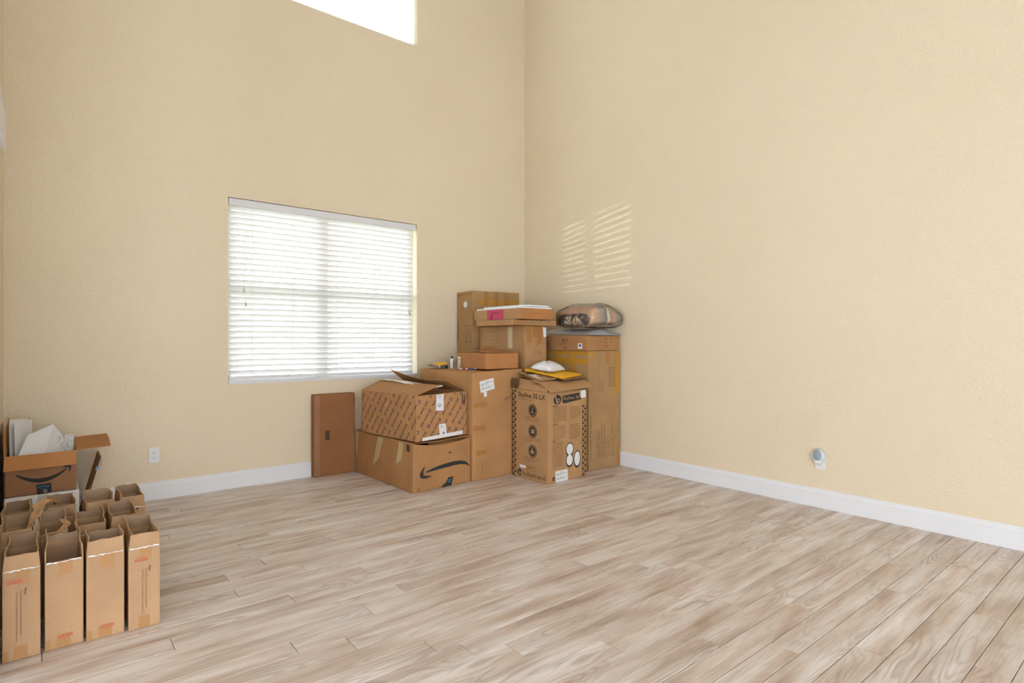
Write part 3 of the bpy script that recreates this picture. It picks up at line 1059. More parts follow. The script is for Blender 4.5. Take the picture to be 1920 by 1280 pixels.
rc(L_, 0.110, 0.090, 0.190, 0.114, 'paper_label', M['label'], t, 0.0016)


def checker(face, x0, n, y0, y1, parent):
    d = Decal(face); k = 0; y = y0; g = Decal(face)
    while y < y1 - 0.02:
        for c in range(n):
            x = x0 + c * 0.030
            if (k + c) % 2 == 0:
                d.add([(x + 0.014 + 0.013 * math.cos(a * math.pi / 4 + .39), y + 0.012 + 0.012 * math.sin(a * math.pi / 4 + .39)) for a in range(8)])
            else:
                g.rect(x + 0.004, y + 0.001, x + 0.025, y + 0.006); g.rect(x + 0.002, y + 0.008, x + 0.012, y + 0.022)
        y += 0.0255; k += 1
    d.build('dotted_border', M['ink'], parent, 0.0012); g.build('border_print', M['ink_soft'], parent, 0.0012)


checker(L_, 0.004, 2, 0.004, 0.78, t)
checker(R_, 0.440, 2, 0.004, 0.66, t)
d = Decal(R_)
d.disc(0.115, 0.706, 0.050, 0.042)
d.add([(0.175, 0.735), (0.405, 0.752), (0.405, 0.715), (0.44, 0.700), (0.425, 0.690), (0.20, 0.668), (0.180, 0.680)])
d.build('banner', M['ink'], t, 0.0012)
d = Decal(R_)
d.disc(0.128, 0.698, 0.020, 0.019); d.add([(0.078, 0.744), (0.092, 0.748), (0.122, 0.668), (0.108, 0.664)])
d.text('Skyline 35', 0.182, 0.700, 0.028, 0.215)
d.build('banner_lettering', M['c_tan'], t, 0.0018)
Decal(R_).disc(0.128, 0.698, 0.011, 0.011).build('logo_dot', M['ink'], t, 0.0024)
d = Decal(R_)
for x, y, w, n in ((0.057, 0.640, 0.185, 11), (0.282, 0.628, 0.148, 8), (0.057, 0.480, 0.172, 10), (0.270, 0.474, 0.155, 10), (0.052, 0.338, 0.140, 17)):
    d.lines(x, y, w, n, 0.0133, 0.0038, rnd=rnd)
d.build('small_print', M['ink_soft'], t, 0.0012)
d = Decal(R_)
for x, y in ((0.057, 0.650), (0.057, 0.492), (0.052, 0.350)):
    d.lines(x, y, 0.08, 1, 0.01, 0.007, rnd=rnd)
d.build('bold_print', M['ink'], t, 0.0012)
for x, y, rx, ry in ((0.272, 0.262, 0.052, 0.062), (0.270, 0.168, 0.050, 0.060), (0.373, 0.166, 0.048, 0.076)):
    oo = Decal(R_).disc(x, y, rx, ry, 24).build('oval_outline', M['ink'], t, 0.0014)
    Decal(R_).disc(x, y + 0.004, rx - 0.009, ry - 0.013, 24).build('oval_fill', M['label'], oo, 0.0020)
ship_label(R_, [(0.095, 0.004), (0.249, 0.002), (0.243, 0.098), (0.085, 0.100)], t)
poly(R_, [(0.425, 0.700), (0.490, 0.705), (0.490, 0.770), (0.418, 0.768)], 'torn_label', M['label'], t, 0.0016)
d = Decal(R_); d.rect(0.050, 0.02, 0.078, 0.055); d.build('barcode', M['ink_soft'], t, 0.0012)
# its flaps: left one tented inward, front one bulging up and over
sheet('flap', quad_grid((3.270, 3.995, 0.790), (3.272, 3.525, 0.777), (3.345, 3.590, 0.842), (3.335, 3.945, 0.872), 8, 4, 0.003,
                        lambda s, q, p: p + V(0, 0, 0.012 * math.sin(math.pi * q))), 0.005, M['c_tan'], t)
sheet('flap', quad_grid((3.272, 3.488, 0.775), (3.812, 3.532, 0.795), (3.850, 3.690, 0.862), (3.290, 3.760, 0.868), 10, 5, 0.0,
                        lambda s, q, p: p + V(0, 0, 0.020 * math.sin(math.pi * min(1, q * 1.1)))), 0.005, M['c_tan'], t)
sheet('flap', quad_grid((3.345, 3.760, 0.868), (3.815, 3.690, 0.862), (3.800, 3.985, 0.885), (3.335, 3.990, 0.900), 6, 4), 0.005, M['c_tan2'], t)
# torn corner, patterned
sheet('torn_corner', quad_grid((3.262, 4.00, 0.790), (3.262, 3.90, 0.792), (3.285, 3.91, 0.868), (3.272, 4.01, 0.880), 6, 6, 0.008,
                               lambda s, q, p: p + V(random.uniform(-.010, .010), 0, random.uniform(-.007, .007))), 0.004, M['c_dark'], t, False)

# pieces lying on that carton
tag(sheet('cardboard_piece', quad_grid((3.330, 3.690, 0.866), (3.490, 3.655, 0.876), (3.530, 3.975, 0.918), (3.338, 3.985, 0.924), 6, 6), 0.010, M['c_edge']),
    'ribbed brown cardboard piece with printed scraps under the yellow mailers', 'cardboard')
o = bpy.data.objects['cardboard_piece']
sheet('print_patch', quad_grid((3.350, 3.730, 0.880), (3.430, 3.712, 0.884), (3.440, 3.86, 0.908), (3.352, 3.87, 0.909), 3, 3), 0.001, M['label'], o)
sheet('print_patch', quad_grid((3.385, 3.725, 0.8822), (3.470, 3.705, 0.8860), (3.476, 3.80, 0.902), (3.392, 3.81, 0.901), 3, 3), 0.001, M['c_orange'], o)
sheet('print_patch', quad_grid((3.345, 3.865, 0.9095), (3.420, 3.855, 0.909), (3.430, 3.93, 0.919), (3.350, 3.93, 0.919), 3, 3), 0.001, M['ink_soft'], o)
tag(sheet('cardboard_piece', quad_grid((3.500, 3.562, 0.868), (3.852, 3.640, 0.879), (3.820, 3.960, 0.911), (3.545, 3.960, 0.916), 6, 6), 0.006, M['c_plum']),
    'thin flat brown cardboard sheet directly under the yellow mailers', 'cardboard')
for i, (dz, dx, lab) in enumerate(((0, 0, 'lower of two yellow padded mailers on the printed carton'), (0.010, 0.012, 'upper yellow padded mailer under the white plastic parcel'))):
    e = thing('padded_mailer', (3.65, 3.80, 0.885 + dz), lab, 'mailer')
    sheet('pouch', quad_grid((3.508 + dx, 3.572 + 2 * dx, 0.881 + dz), (3.872 - dx * 1.5, 3.700 + dx, 0.897 + dz), (3.760 - dx, 4.020, 0.929 + dz), (3.405 + dx, 3.985, 0.941 + dz), 8, 8, 0.0,
                   lambda s, q, p: p + V(0, 0, 0.006 * math.sin(math.pi * s) * math.sin(math.pi * q))), 0.006, M['yellow'], e)
    sheet('seal_flap', quad_grid((3.508 + dx, 3.572 + 2 * dx, 0.8852 + dz), (3.560 + dx, 3.592 + 2 * dx, 0.8882 + dz), (3.465 + dx, 3.99, 0.9435 + dz), (3.405 + dx, 3.985, 0.9452 + dz), 2, 8), 0.0015, M['yellow'], e)


def pillow(name, centre, ax, ay, hz, mat, parent, wr=0.006, n=14, seed=0.0, tilt=None):
    """soft stuffed bag: two domed sheets sewn at the rim"""
    ax = Vector(ax); ay = Vector(ay); c = Vector(centre); nz = ax.cross(ay).normalized()
    vs = []; fs = []
    for side in (1, -1):
        for j in range(n + 1):
            for i in range(n + 1):
                s = i / n * 2 - 1; q = j / n * 2 - 1
                prof = max(0.0, (1 - abs(s) ** 2.6)) ** 0.6 * max(0.0, (1 - abs(q) ** 2.6)) ** 0.6
                pinch = 1 - 0.10 * (s * s * (1 - q * q) + q * q * (1 - s * s))
                w = noise.noise(Vector((s * 3 + seed, q * 3, side * 2.0))) * wr * (0.4 + prof)
                p = c + ax * s * pinch + ay * q * pinch + nz * (side * hz * prof * (1.0 if side > 0 else 0.35) + w)
                vs.append(p)
    o = (n + 1) ** 2
    for k, side in enumerate((1, -1)):
        for j in range(n):
            for i in range(n):
                a = k * o + j * (n + 1) + i
                q = [a, a + 1, a + n + 2, a + n + 1]
                fs.append(q if side > 0 else q[::-1])
    bm = bmesh.new(); bv = [bm.verts.new(p) for p in vs]
    for q in fs: bm.faces.new([bv[k] for k in q])
    bmesh.ops.remove_doubles(bm, verts=bm.verts, dist=0.004 + 0 * wr)
    return mk_bm(name, bm, mat, parent, True)


pm = thing('plastic_parcel', (3.57, 3.83, 0.925), 'crumpled white plastic mailer parcel on the yellow mailers', 'parcel')
pillow('pouch', (3.565, 3.835, 0.957), (0.145, 0.045, 0.0), (-0.035, 0.105, 0.012), 0.066, M['mailer'], pm, 0.014, 14, 3.0)
sheet('sticker', quad_grid((3.575, 3.83, 1.017), (3.63, 3.845, 1.015), (3.615, 3.885, 1.015), (3.565, 3.87, 1.018), 2, 2), 0.001, M['label_ink'], pm)

# tall furniture carton against the bare wall
foot = rect_foot(3.895, 4.337, 3.640, 4.217)
t = thing('furniture_carton', base_of(foot, 0), 'tall yellow-taped furniture carton against the bare wall', 'box')
F = carton_faces(foot, 0.001, [1.116] * 4, 0.003, 4.0)
carton_body(F, M['c_tan2'], t, bev=0.004)
R_, L_ = F['front'], F['left']
d = Decal(R_)
d.text('US Pride Furniture', 0.034, 0.110, 0.024, 0.400, 90)
d.build('lettering', M['ink_soft'], t, 0.0012)
d = Decal(R_)
rows = [('P/O: 10011821-0', 0.118, 0.105, 0.26), ('ITEM NO.: S5387', 0.150, 0.105, 0.26), ('DESCRIPTION: ARMCHAIR PC', 0.184, 0.105, 0.37), ('COLOR: GREEN (GRN)', 0.222, 0.105, 0.31),
        ('N.W.: 23.95 KGS', 0.258, 0.105, 0.21), ('G.W.: 28.84 KGS', 0.290, 0.105, 0.20), ('PACKING SIZE: 111x43x56 CM', 0.326, 0.105, 0.36), ('MADE IN CHINA', 0.360, 0.105, 0.19)]
for s_, x, y, w in rows:
    d.text(s_, x, y, 0.017, w, 90)
d.build('printed_lines', M['ink_soft'], t, 0.0012)
d = Decal(R_)
d.rect(0.130, 0.735, 0.133, 1.04); d.lines(0.150, 0.735, 0.22, 1, 0.02, 0.005, True, rnd); d.lines(0.175, 0.735, 0.16, 1, 0.02, 0.005, True, rnd); d.lines(0.198, 0.735, 0.19, 1, 0.02, 0.005, True, rnd)
for a, b, c, e in ((0.285, 0.78, 0.289, 0.96), (0.285, 0.78, 0.36, 0.784), (0.356, 0.76, 0.360, 0.97), (0.30, 0.80, 0.303, 0.94), (0.335, 0.80, 0.338, 0.94), (0.30, 0.935, 0.338, 0.94), (0.27, 0.955, 0.375, 0.958), (0.275, 0.80, 0.285, 0.803), (0.27, 0.77, 0.274, 0.80), (0.372, 0.93, 0.375, 0.97), (0.372, 0.76, 0.375, 0.79), (0.3, 0.80, 0.338, 0.803)):
    d.rect(a, b, c, e)
d.build('assembly_drawing', M['ink_soft'], t, 0.0012)
rc(L_, 0.0, 1.075, 0.57, 1.113, 'tape', M['tape_yellow'], t)
rc(L_, 0.0, 0.990, 0.572, 1.045, 'tape', M['tape_yellow'], t, 0.0014)
rc(L_, 0.15, 0.86, 0.205, 1.112, 'tape', M['tape_yellow'], t, 0.0018)
rc(L_, 0.345, 0.80, 0.40, 1.112, 'tape', M['tape_yellow'], t, 0.0018)
rc(R_, 0.004, 1.055, 0.06, 1.113, 'tape', M['tape_yellow'], t)
rc(R_, 0.235, 0.985, 0.29, 1.113, 'tape', M['tape_brown'], t)
rc(R_, 0.365, 0.70, 0.438, 1.113, 'tape', M['tape_yellow'], t, 0.0014)
rc(R_, 0.39, 0.02, 0.438, 0.20, 'tape', M['tape_brown'], t)
seam_and_tape(F, t, M['tape_yellow'], 'X', 0.05, 0.001)

# carton lying on it
foot = rect_foot(3.880, 4.334, 3.645, 4.222)
t = thing('shallow_carton', base_of(foot, 1.118), 'shallow brown carton lying on the tall furniture carton', 'box')
F = carton_faces(foot, 1.1185, [1.259] * 4, 0.002, 6.0)
carton_body(F, M['c_mid'], t, bev=0.004)
R_, L_ = F['front'], F['left']
d = Decal(L_)
d.rect(0.03, 0.035, 0.08, 0.037).rect(0.03, 0.087, 0.08, 0.089).rect(0.03, 0.035, 0.032, 0.089).rect(0.078, 0.035, 0.08, 0.089).text('M', 0.042, 0.046, 0.030, 0.026)
d.build('box_mark', M['ink_soft'], t, 0.0012)
d = Decal(L_)
d.lines(0.245, 0.098, 0.06, 2, 0.018, 0.012, rnd=rnd); d.lines(0.20, 0.064, 0.13, 2, 0.016, 0.006, rnd=rnd); d.lines(0.27, 0.022, 0.07, 1, 0.02, 0.014, rnd=rnd); d.rect(0.31, 0.09, 0.325, 0.115)
d.build('small_print', M['ink_brown'], t, 0.0012)
lb_ = rc(L_, 0.460, 0.018, 0.514, 0.070, 'paper_label', M['label'], t, 0.0016)
Decal(L_).rect(0.474, 0.038, 0.502, 0.060).build('label_print', M['pen_blue'], lb_, 0.0022)
d = Decal(R_)
for y in (0.112, 0.076, 0.040):
    d.lines(0.235, y, 0.05, 1, 0.02, 0.010, rnd=rnd); d.lines(0.305, y + 0.002, 0.05, 1, 0.02, 0.006, rnd=rnd)
d.lines(0.15, 0.082, 0.08, 1, 0.01, 0.006, rnd=rnd)
d.build('small_print', M['ink_brown'], t, 0.0012)
rc(R_, 0.245, 0.002, 0.29, 0.139, 'tape', M['tape_brown'], t, 0.0008)

# tall narrow carton behind (middle of the stack)
foot = rect_foot(3.480, 3.742, 4.050, 4.785)
t = thing('tall_carton', base_of(foot, 0), 'tall taped brown carton carrying the flat cartons and white boards', 'box')
F = carton_faces(foot, 0.001, [1.353] * 4, 0.003, 8.0)
carton_body(F, M['c_tan'], t, bev=0.004)
R_, L_ = F['front'], F['left']
rc(R_, 0.008, 1.19, 0.072, 1.350, 'tape', M['tape_brown'], t)
rc(R_, 0.085, 1.24, 0.150, 1.350, 'tape', M['tape_brown'], t, 0.0008)
poly(R_, [(0.135, 1.16), (0.20, 1.19), (0.215, 1.350), (0.150, 1.350)], 'tape', M['tape_brown'], t, 0.0014)
poly(R_, [(0.126, 1.285), (0.20, 1.27), (0.20, 1.290), (0.128, 1.302)], 'tape', M['tape_brown'], t, 0.0020)
poly(R_, [(0.224, 1.245), (0.259, 1.248), (0.259, 1.335), (0.212, 1.340)], 'paper_label', M['label'], t, 0.0016)
d = Decal(R_); d.lines(0.156, 1.115, 0.05, 3, 0.016, 0.005, rnd=rnd); d.lines(0.115, 1.12, 0.03, 2, 0.02, 0.004, rnd=rnd); d.build('small_print', M['ink_brown'], t, 0.0012)
rc(L_, 0.470, 1.140, 0.540, 1.345, 'tape', M['tape_pale'], t)
rc(L_, 0.285, 0.95, 0.300, 1.350, 'panel_seam', M['c_edge'], t, 0.0006)
for z_ in (1.315, 1.275, 1.235, 1.195, 1.16):
    poly(L_, [(0.085, z_ - 0.002), (0.255, z_ + 0.004), (0.255, z_ + 0.011), (0.085, z_ + 0.002)], 'wrinkle_highlight', M['tape_pale'], t, 0.0022)  # highlights on the wrinkled film, painted as thin pale strips
rc(L_, 0.09, 1.10, 0.26, 1.165, 'tape', M['tape_brown'], t, 0.0008)

# flat cartons and boards stacked on it
foot = [(3.290, 4.005), (3.835, 4.015), (3.830, 4.580), (3.292, 4.580)]
t = thing('flat_carton', base_of(foot, 1.3545), 'lower flat pale carton with a crushed corner under the pink-stickered carton', 'box')
F = carton_faces(foot, 1.3545, [1.407, 1.405, 1.409, 1.409], 0.003, 9.0)
carton_body(F, M['c_tan'], t, bev=0.004)
poly(F['front'], [(0.055, 0.022), (0.100, 0.006), (0.118, 0.028), (0.078, 0.050)], 'paper_label', M['label'], t, 0.0018)
sheet('crushed_flap', quad_grid((3.292, 4.000, 1.358), (3.420, 4.000, 1.358), (3.405, 3.990, 1.402), (3.300, 4.000, 1.404), 5, 3, 0.004,
                                lambda s, q, p: p + V(random.uniform(-.004, .004), -0.008 * math.sin(math.pi * q), 0)), 0.003, M['c_mid'], t, False)
d = Decal(F['left']); d.lines(0.33, 0.022, 0.07, 1, 0.01, 0.010, rnd=rnd); d.build('small_print', M['ink_red'], t, 0.0012)
foot = rect_foot(3.330, 3.740, 3.955, 4.668)
t = thing('flat_carton', base_of(foot, 1.411), 'flat pale carton with a magenta handle sticker, under the white boards', 'box')
F = carton_faces(foot, 1.411, [1.510] * 4, 0.002, 10.0)
carton_body(F, M['c_tan'], t, bev=0.003)
L_, R_ = F['left'], F['front']
poly(L_, [(0.222, 0.002), (0.470, 0.002), (0.478, 0.098), (0.222, 0.098)], 'sticker', M['pink'], t, 0.0012, 'magenta sticker over the carry handle')
d = Decal(L_); d.rect(0.296, 0.064, 0.41, 0.070); d.add([(0.272, 0.003), (0.298, 0.003), (0.304, 0.056), (0.288, 0.056)]); d.build('handle_cut', M['pink_dark'], t, 0.0020)
for z_ in (0.030, 0.055, 0.078):
    poly(L_, [(0.06, z_ - 0.002), (0.215, z_ + 0.006), (0.215, z_ + 0.010), (0.06, z_ + 0.001)], 'wrinkle_highlight', M['tape_pale'], t, 0.0018)  # bright streaks of the film wrinkles put in as pale colour
d = Decal(R_); d.text('MINOTAUR', 0.150, 0.050, 0.014, 0.125); d.build('lettering', M['ink_rust'], t, 0.0012)
d = Decal(R_); d.rect(0, 0, R_.w, R_.h, 6, 2); d.build('end_panel', M['c_orange'], t, 0.0004)
for i, (x0, x1, y0, y1, z, lab) in enumerate(((3.342, 3.732, 3.965, 4.640, 1.5110, 'lower, longer white foam board on the flat cartons'), (3.372, 3.715, 3.985, 4.560, 1.5270, 'upper, shorter white foam board on the flat cartons'))):
    g = quad_grid((x0, y0, z + 0.0065), (x1, y0, z + 0.0065), (x1, y1, z + 0.0065), (x0, y1, z + 0.0065), 6, 10, 0, lambda s, q, p: p + V(0, 0, 0.004 * i * (1 - q) * math.sin(math.pi * s)))
    tag(sheet('foam_board', g, 0.013, M['board_white']), lab, 'board', 'white foam boards')

# tall carton in the very corner
foot = rect_foot(3.402, 4.030, 4.800, 5.078)
t = thing('wardrobe_carton', base_of(foot, 0), 'tallest brown carton standing in the room corner, tape along its top', 'box')
F = carton_faces(foot, 0.001, [1.727, 1.735, 1.727, 1.722], 0.004, 12.0)
carton_body(F, M['c_tan2'], t, bev=0.004)
R_, L_ = F['front'], F['left']
Decal(L_).disc(0.155, 1.590, 0.034, 0.034, 10).build('paper_label', M['label'], t, 0.0016)
d = Decal(L_)
for a, b, c, e in ((0.17, 1.20, 0.176, 1.37), (0.25, 1.20, 0.256, 1.37), (0.17, 1.36, 0.256, 1.366), (0.17, 1.20, 0.256, 1.206), (0.195, 1.22, 0.199, 1.34), (0.225, 1.22, 0.229, 1.34), (0.155, 1.37, 0.182, 1.376), (0.245, 1.37, 0.265, 1.376), (0.155, 1.18, 0.162, 1.21), (0.258, 1.17, 0.264, 1.21)):
    d.rect(a, b, c, e)
d.build('assembly_drawing', M['ink_brown'], t, 0.0012)
rc(R_, 0.08, 1.585, 0.62, 1.645, 'tape', M['tape_yellow'], t)
for a, b in ((0.145, 0.205), (0.285, 0.340), (0.415, 0.480)):
    rc(R_, a, 1.585, b, 1.728, 'tape', M['tape_brown'], t, 0.0014)
rc(R_, 0.315, 1.30, 0.318, 1.728, 'panel_seam', M['c_dark'], t, 0.0018)
rc(L_, 0.0, 1.690, 0.275, 1.694, 'panel_seam', M['c_dark'], t, 0.0008)
d = Decal(L_); d.rect(0.014, 1.22, 0.026, 1.42); d.build('edge_print', M['ink_soft'], t, 0.0012)
seam_and_tape(F, t, M['tape_yellow'], 'Y', 0.05, 0.001)

# big brown carton
foot = [(2.850, 4.014), (3.405, 4.012), (3.380, 4.790), (2.800, 4.790, 2.786, 4.790)]
t = thing('large_carton', base_of(foot, 0), 'large plain brown carton with a shipping label, bottles on top', 'box')
F = carton_faces(foot, 0.001, [0.934, 0.955, 0.956, 0.946], 0.005, 14.0)
carton_body(F, M['c_warm'], t, bev=0.006)
R_, L_ = F['front'], F['left']
ship_label(R_, [(0.083, 0.762), (0.235, 0.788), (0.219, 0.885), (0.068, 0.862)], t)
poly(R_, [(0.118, 0.724), (0.150, 0.727), (0.149, 0.770), (0.114, 0.768)], 'paper_label', M['label'], t, 0.0020)
poly(R_, [(0.004, 0.640), (0.150, 0.640), (0.150, 0.678), (0.004, 0.678)], 'tape', M['tape_brown'], t)
poly(R_, [(0.004, 0.435), (0.137, 0.435), (0.137, 0.478), (0.004, 0.482)], 'tape', M['tape_brown'], t)
poly(R_, [(0.035, 0.22), (0.145, 0.225), (0.145, 0.262), (0.035, 0.262)], 'tape', M['tape_brown'], t)
poly(R_, [(0.345, 0.665), (0.425, 0.690), (0.43, 0.720), (0.345, 0.695)], 'scuff', M['c_plum'], t)
d = Decal(R_); d.rect(0.095, 0.06, 0.099, 0.16); d.build('ink_line', M['ink_brown'], t, 0.0012)
d = Decal(F['top']); d.rect(0.012, 0.02, 0.014, 0.75, 1, 10); d.build('flap_seam', M['c_dark'], t, 0.0012)
Decal(L_).lines(0.10, 0.915, 0.06, 1, 0.01, 0.008, rnd=rnd).build('small_print', M['ink_brown'], t, 0.0012)

# small carton on the big one
foot = [(3.030, 4.062), (3.400, 4.060), (3.402, 4.530), (3.032, 4.530)]
t = thing('small_carton', base_of(foot, 0.957), 'small orange brown carton with a loose lid flap on the large carton', 'box')
F = carton_faces(foot, 0.957, [1.098, 1.098, 1.104, 1.100], 0.002, 16.0)
carton_body(F, M['c_orange'], t, bev=0.005)
d = Decal(F['left']); d.rect(0.345, 0.118, 0.354, 0.126); d.lines(0.33, 0.096, 0.10, 2, 0.012, 0.003, rnd=rnd); d.build('small_print', M['ink_brown'], t, 0.0012)
sheet('lid_flap', quad_grid((3.034, 4.085, 1.107), (3.399, 4.068, 1.104), (3.398, 4.40, 1.125), (3.160, 4.40, 1.122), 5, 5), 0.004, M['c_orange'], t)
sheet('lid_flap', quad_grid((3.036, 4.39, 1.106), (3.160, 4.39, 1.107), (3.160, 4.525, 1.112), (3.036, 4.525, 1.116), 3, 3), 0.004, M['c_mid'], t)

# little things on the big carton
zt = 0.950


def lathe(name, prof, c, mat, parent, seg=16):
    vs = []; fs = []
    for r, z in prof:
        for j in range(seg):
            a = 2 * math.pi * j / seg
            vs.append(V(c[0] + r * math.cos(a), c[1] + r * math.sin(a), c[2] + z))
    for i in range(len(prof) - 1):
        for j in range(seg):
            k = (j + 1) % seg
            fs.append([i * seg + j, i * seg + k, (i + 1) * seg + k, (i + 1) * seg + j])
    fs.append(list(range(seg))[::-1]); fs.append([(len(prof) - 1) * seg + j for j in range(seg)])
    return mk(name, vs, fs, mat, parent, True)


c = (2.995, 4.560, zt)
b = thing('bottle', c, 'small white bottle with a black label on the large carton', 'bottle')
lathe('body', [(0.015, 0), (0.017, 0.004), (0.017, 0.085), (0.012, 0.095)], c, M['plastic_white'], b)
lathe('cap', [(0.011, 0.095), (0.011, 0.112), (0.009, 0.114)], c, M['black_plastic'], b)
vs = []; fs = []
for i in range(7):
    a = math.radians(-80 + i * 22)
    vs += [V(c[0] + 0.0175 * math.cos(a), c[1] + 0.0175 * math.sin(a), c[2] + 0.012), V(c[0] + 0.0175 * math.cos(a), c[1] + 0.0175 * math.sin(a), c[2] + 0.080)]
for i in range(6):
    fs.append([2 * i, 2 * i + 2, 2 * i + 3, 2 * i + 1])
mk('label', vs, fs, M['black_plastic'], b)
c = (2.952, 4.375, zt)
b = thing('bottle', c, 'small clear bottle with a beige fill beside the orange brown carton', 'bottle')
lathe('body', [(0.015, 0), (0.0165, 0.003), (0.0165, 0.092), (0.015, 0.100)], c, M['bottle_clear'], b)
lathe('cap', [(0.0165, 0.098), (0.0165, 0.112), (0.015, 0.114)], c, plain('bottle_cap_beige', lin(224, 210, 188), 0.4), b)
lathe('foot', [(0.026, 0.0), (0.026, 0.004), (0.017, 0.006)], c, M['bottle_clear'], b)
b = thing('flashlight', (2.93, 4.60, zt), 'short black cylinder lying beside the white bottle', 'flashlight')
MB().tube([(2.905, 4.62, zt + 0.016), (2.965, 4.585, zt + 0.018)], [0.012, 0.017], 14).build('barrel', M['black_plastic'], b, True)
MB().tube([(2.893, 4.627, zt + 0.016), (2.904, 4.6205, zt + 0.016)], [0.015, 0.014], 14).build('end_cap', M['plastic_white'], b, True)
for i, (x, y, mt, lab) in enumerate(((2.985, 4.300, M['pen_red'], 'red and white pen beside the clear bottle'), (3.005, 4.240, M['pen_blue'], 'blue pen next to the orange brown carton'))):
    b = thing('pen', (x, y, zt), lab, 'pen')
    MB().tube([(x - 0.03, y + 0.03, zt + 0.006), (x + 0.018, y - 0.012, zt + 0.006)], 0.0055, 8).build('barrel', mt, b, True)
    MB().tube([(x + 0.018, y - 0.012, zt + 0.006), (x + 0.028, y - 0.021, zt + 0.006)], [0.0055, 0.002], 8).build('tip', M['plastic_white'], b, True)
    MB().tube([(x - 0.045, y + 0.043, zt + 0.006), (x - 0.030, y + 0.030, zt + 0.006)], 0.0062, 8).build('cap', M['label'], b, True)
tag(sheet('padded_mailer', quad_grid((2.868, 4.700, zt + 0.020), (2.975, 4.605, zt + 0.028), (3.020, 4.700, zt + 0.055), (2.935, 4.780, zt + 0.045), 5, 5), 0.006, M['yellow']),
    'small yellow padded mailer behind the white bottle on the large carton', 'mailer')
tag(sheet('clear_bag', quad_grid((2.835, 4.560, zt + 0.004), (2.905, 4.520, zt + 0.004), (2.930, 4.690, zt + 0.020), (2.820, 4.760, zt + 0.030), 7, 7, 0,
          lambda s, q, p: p + V(0, 0, 0.014 * random.random())), 0.001, M['film'], None), 'crumpled clear plastic film beside the black cylinder', 'plastic bag')

# crushed open carton at the floor, printed arrow
foot = [(2.256, 3.986), (2.838, 4.030), (2.775, 5.060), (2.232, 5.010)]
t = thing('crushed_carton', base_of(foot, 0), 'crushed brown carton with a black curved arrow on the floor under the blue-printed carton', 'box')
F = carton_faces(foot, 0.001, [0.392, 0.384, 0.390, 0.384], 0.008, 18.0, 0.0, 0.030)
carton_body(F, M['c_mid'], t, top=False, bev=0.004, solid=0.005, n=20)
R_, L_ = F['front'], F['left']
d = Decal(R_)
up = [(0.117, 0.158), (0.19, 0.180), (0.26, 0.196), (0.33, 0.205), (0.40, 0.209), (0.47, 0.205), (0.53, 0.186), (0.575, 0.142)]
dn = [(0.120, 0.150), (0.19, 0.156), (0.26, 0.163), (0.33, 0.167), (0.40, 0.172), (0.47, 0.172), (0.53, 0.160), (0.573, 0.138)]
d.add(up + dn, [[i, i + 1, 8 + i + 1, 8 + i] for i in range(7)])
hd = [(0.113, 0.208), (0.085, 0.185), (0.062, 0.150), (0.060, 0.122), (0.085, 0.106), (0.125, 0.104), (0.178, 0.113), (0.150, 0.122), (0.115, 0.125), (0.094, 0.135), (0.094, 0.165), (0.106, 0.190)]
d.add(hd, [[0, 1, 10, 11], [1, 2, 9, 10], [2, 3, 4, 9], [4, 5, 8, 9], [5, 6, 7, 8]])
d.build('curved_arrow', M['ink'], t, 0.0022)
poly(R_, [(0.296, 0.010), (0.372, 0.004), (0.396, 0.078), (0.344, 0.078)], 'black_tape', M['tape_black'], t, 0.0020)
poly(R_, [(0.270, 0.004), (0.330, 0.003), (0.325, 0.035), (0.290, 0.030)], 'black_tape', M['tape_black'], t, 0.0024)
d = Decal(R_); d.rect(0.335, 0.038, 0.365, 0.046); d.rect(0.340, 0.055, 0.372, 0.060); d.build('tape_print', M['ink_teal'], t, 0.0030)
d = Decal(R_); d.disc(0.356, 0.298, 0.010, 0.010, 8); d.rect(0.356, 0.294, 0.384, 0.298); d.rect(0.037, 0.012, 0.058, 0.015).rect(0.037, 0.03, 0.058, 0.033).rect(0.037, 0.012, 0.040, 0.033).rect(0.055, 0.012, 0.058, 0.033)
d.build('marks', M['ink'], t, 0.0022)
barcode(L_, 0.916, 0.318, 0.052, 0.058, t, M['ink'])
poly(L_, [(0.0, 0.150), (0.040, 0.211), (0.063, 0.378), (0.0, 0.378)], 'tape', M['tape_pale'], t)
poly(L_, [(0.339, 0.115), (0.459, 0.195), (0.536, 0.380), (0.439, 0.378)], 'tape', M['tape_pale'], t)
poly(L_, [(0.750, 0.186), (0.829, 0.234), (0.864, 0.382), (0.794, 0.382)], 'tape', M['tape_pale'], t)
sheet('flap', quad_grid((2.262, 4.010, 0.391), (2.560, 4.020, 0.383), (2.535, 5.030, 0.392), (2.238, 4.990, 0.391), 6, 6), 0.005, M['c_mid'], t)
sheet('flap', quad_grid((2.836, 4.040, 0.388), (2.560, 4.060, 0.380), (2.525, 5.030, 0.384), (2.770, 5.040, 0.386), 6, 6, 0,
                        lambda s, q, p: p + V(0, 0, 0.006 * (1 - q) * (1 - s))), 0.005, M['c_mid'], t)
sheet('inner_flap', quad_grid((2.44, 4.000, 0.340), (2.83, 4.035, 0.350), (2.82, 4.16, 0.378), (2.45, 4.12, 0.372), 6, 3), 0.004, M['c_warm'], t)

# blue-printed carton on top of it
foot = [(2.285, 3.988), (2.838, 4.080), (2.744, 4.890), (2.193, 4.800)]
t = thing('blue_printed_carton', base_of(foot, 0.403), 'open brown carton covered in slanted blue lettering, white labels on one side', 'box')
F = carton_faces(foot, 0.4035, [0.771, 0.776, 0.771, 0.768], 0.003, 20.0)
carton_body(F, M['c_warm'], t, top=False, bev=0.003, solid=0.005)
R_, L_ = F['front'], F['left']


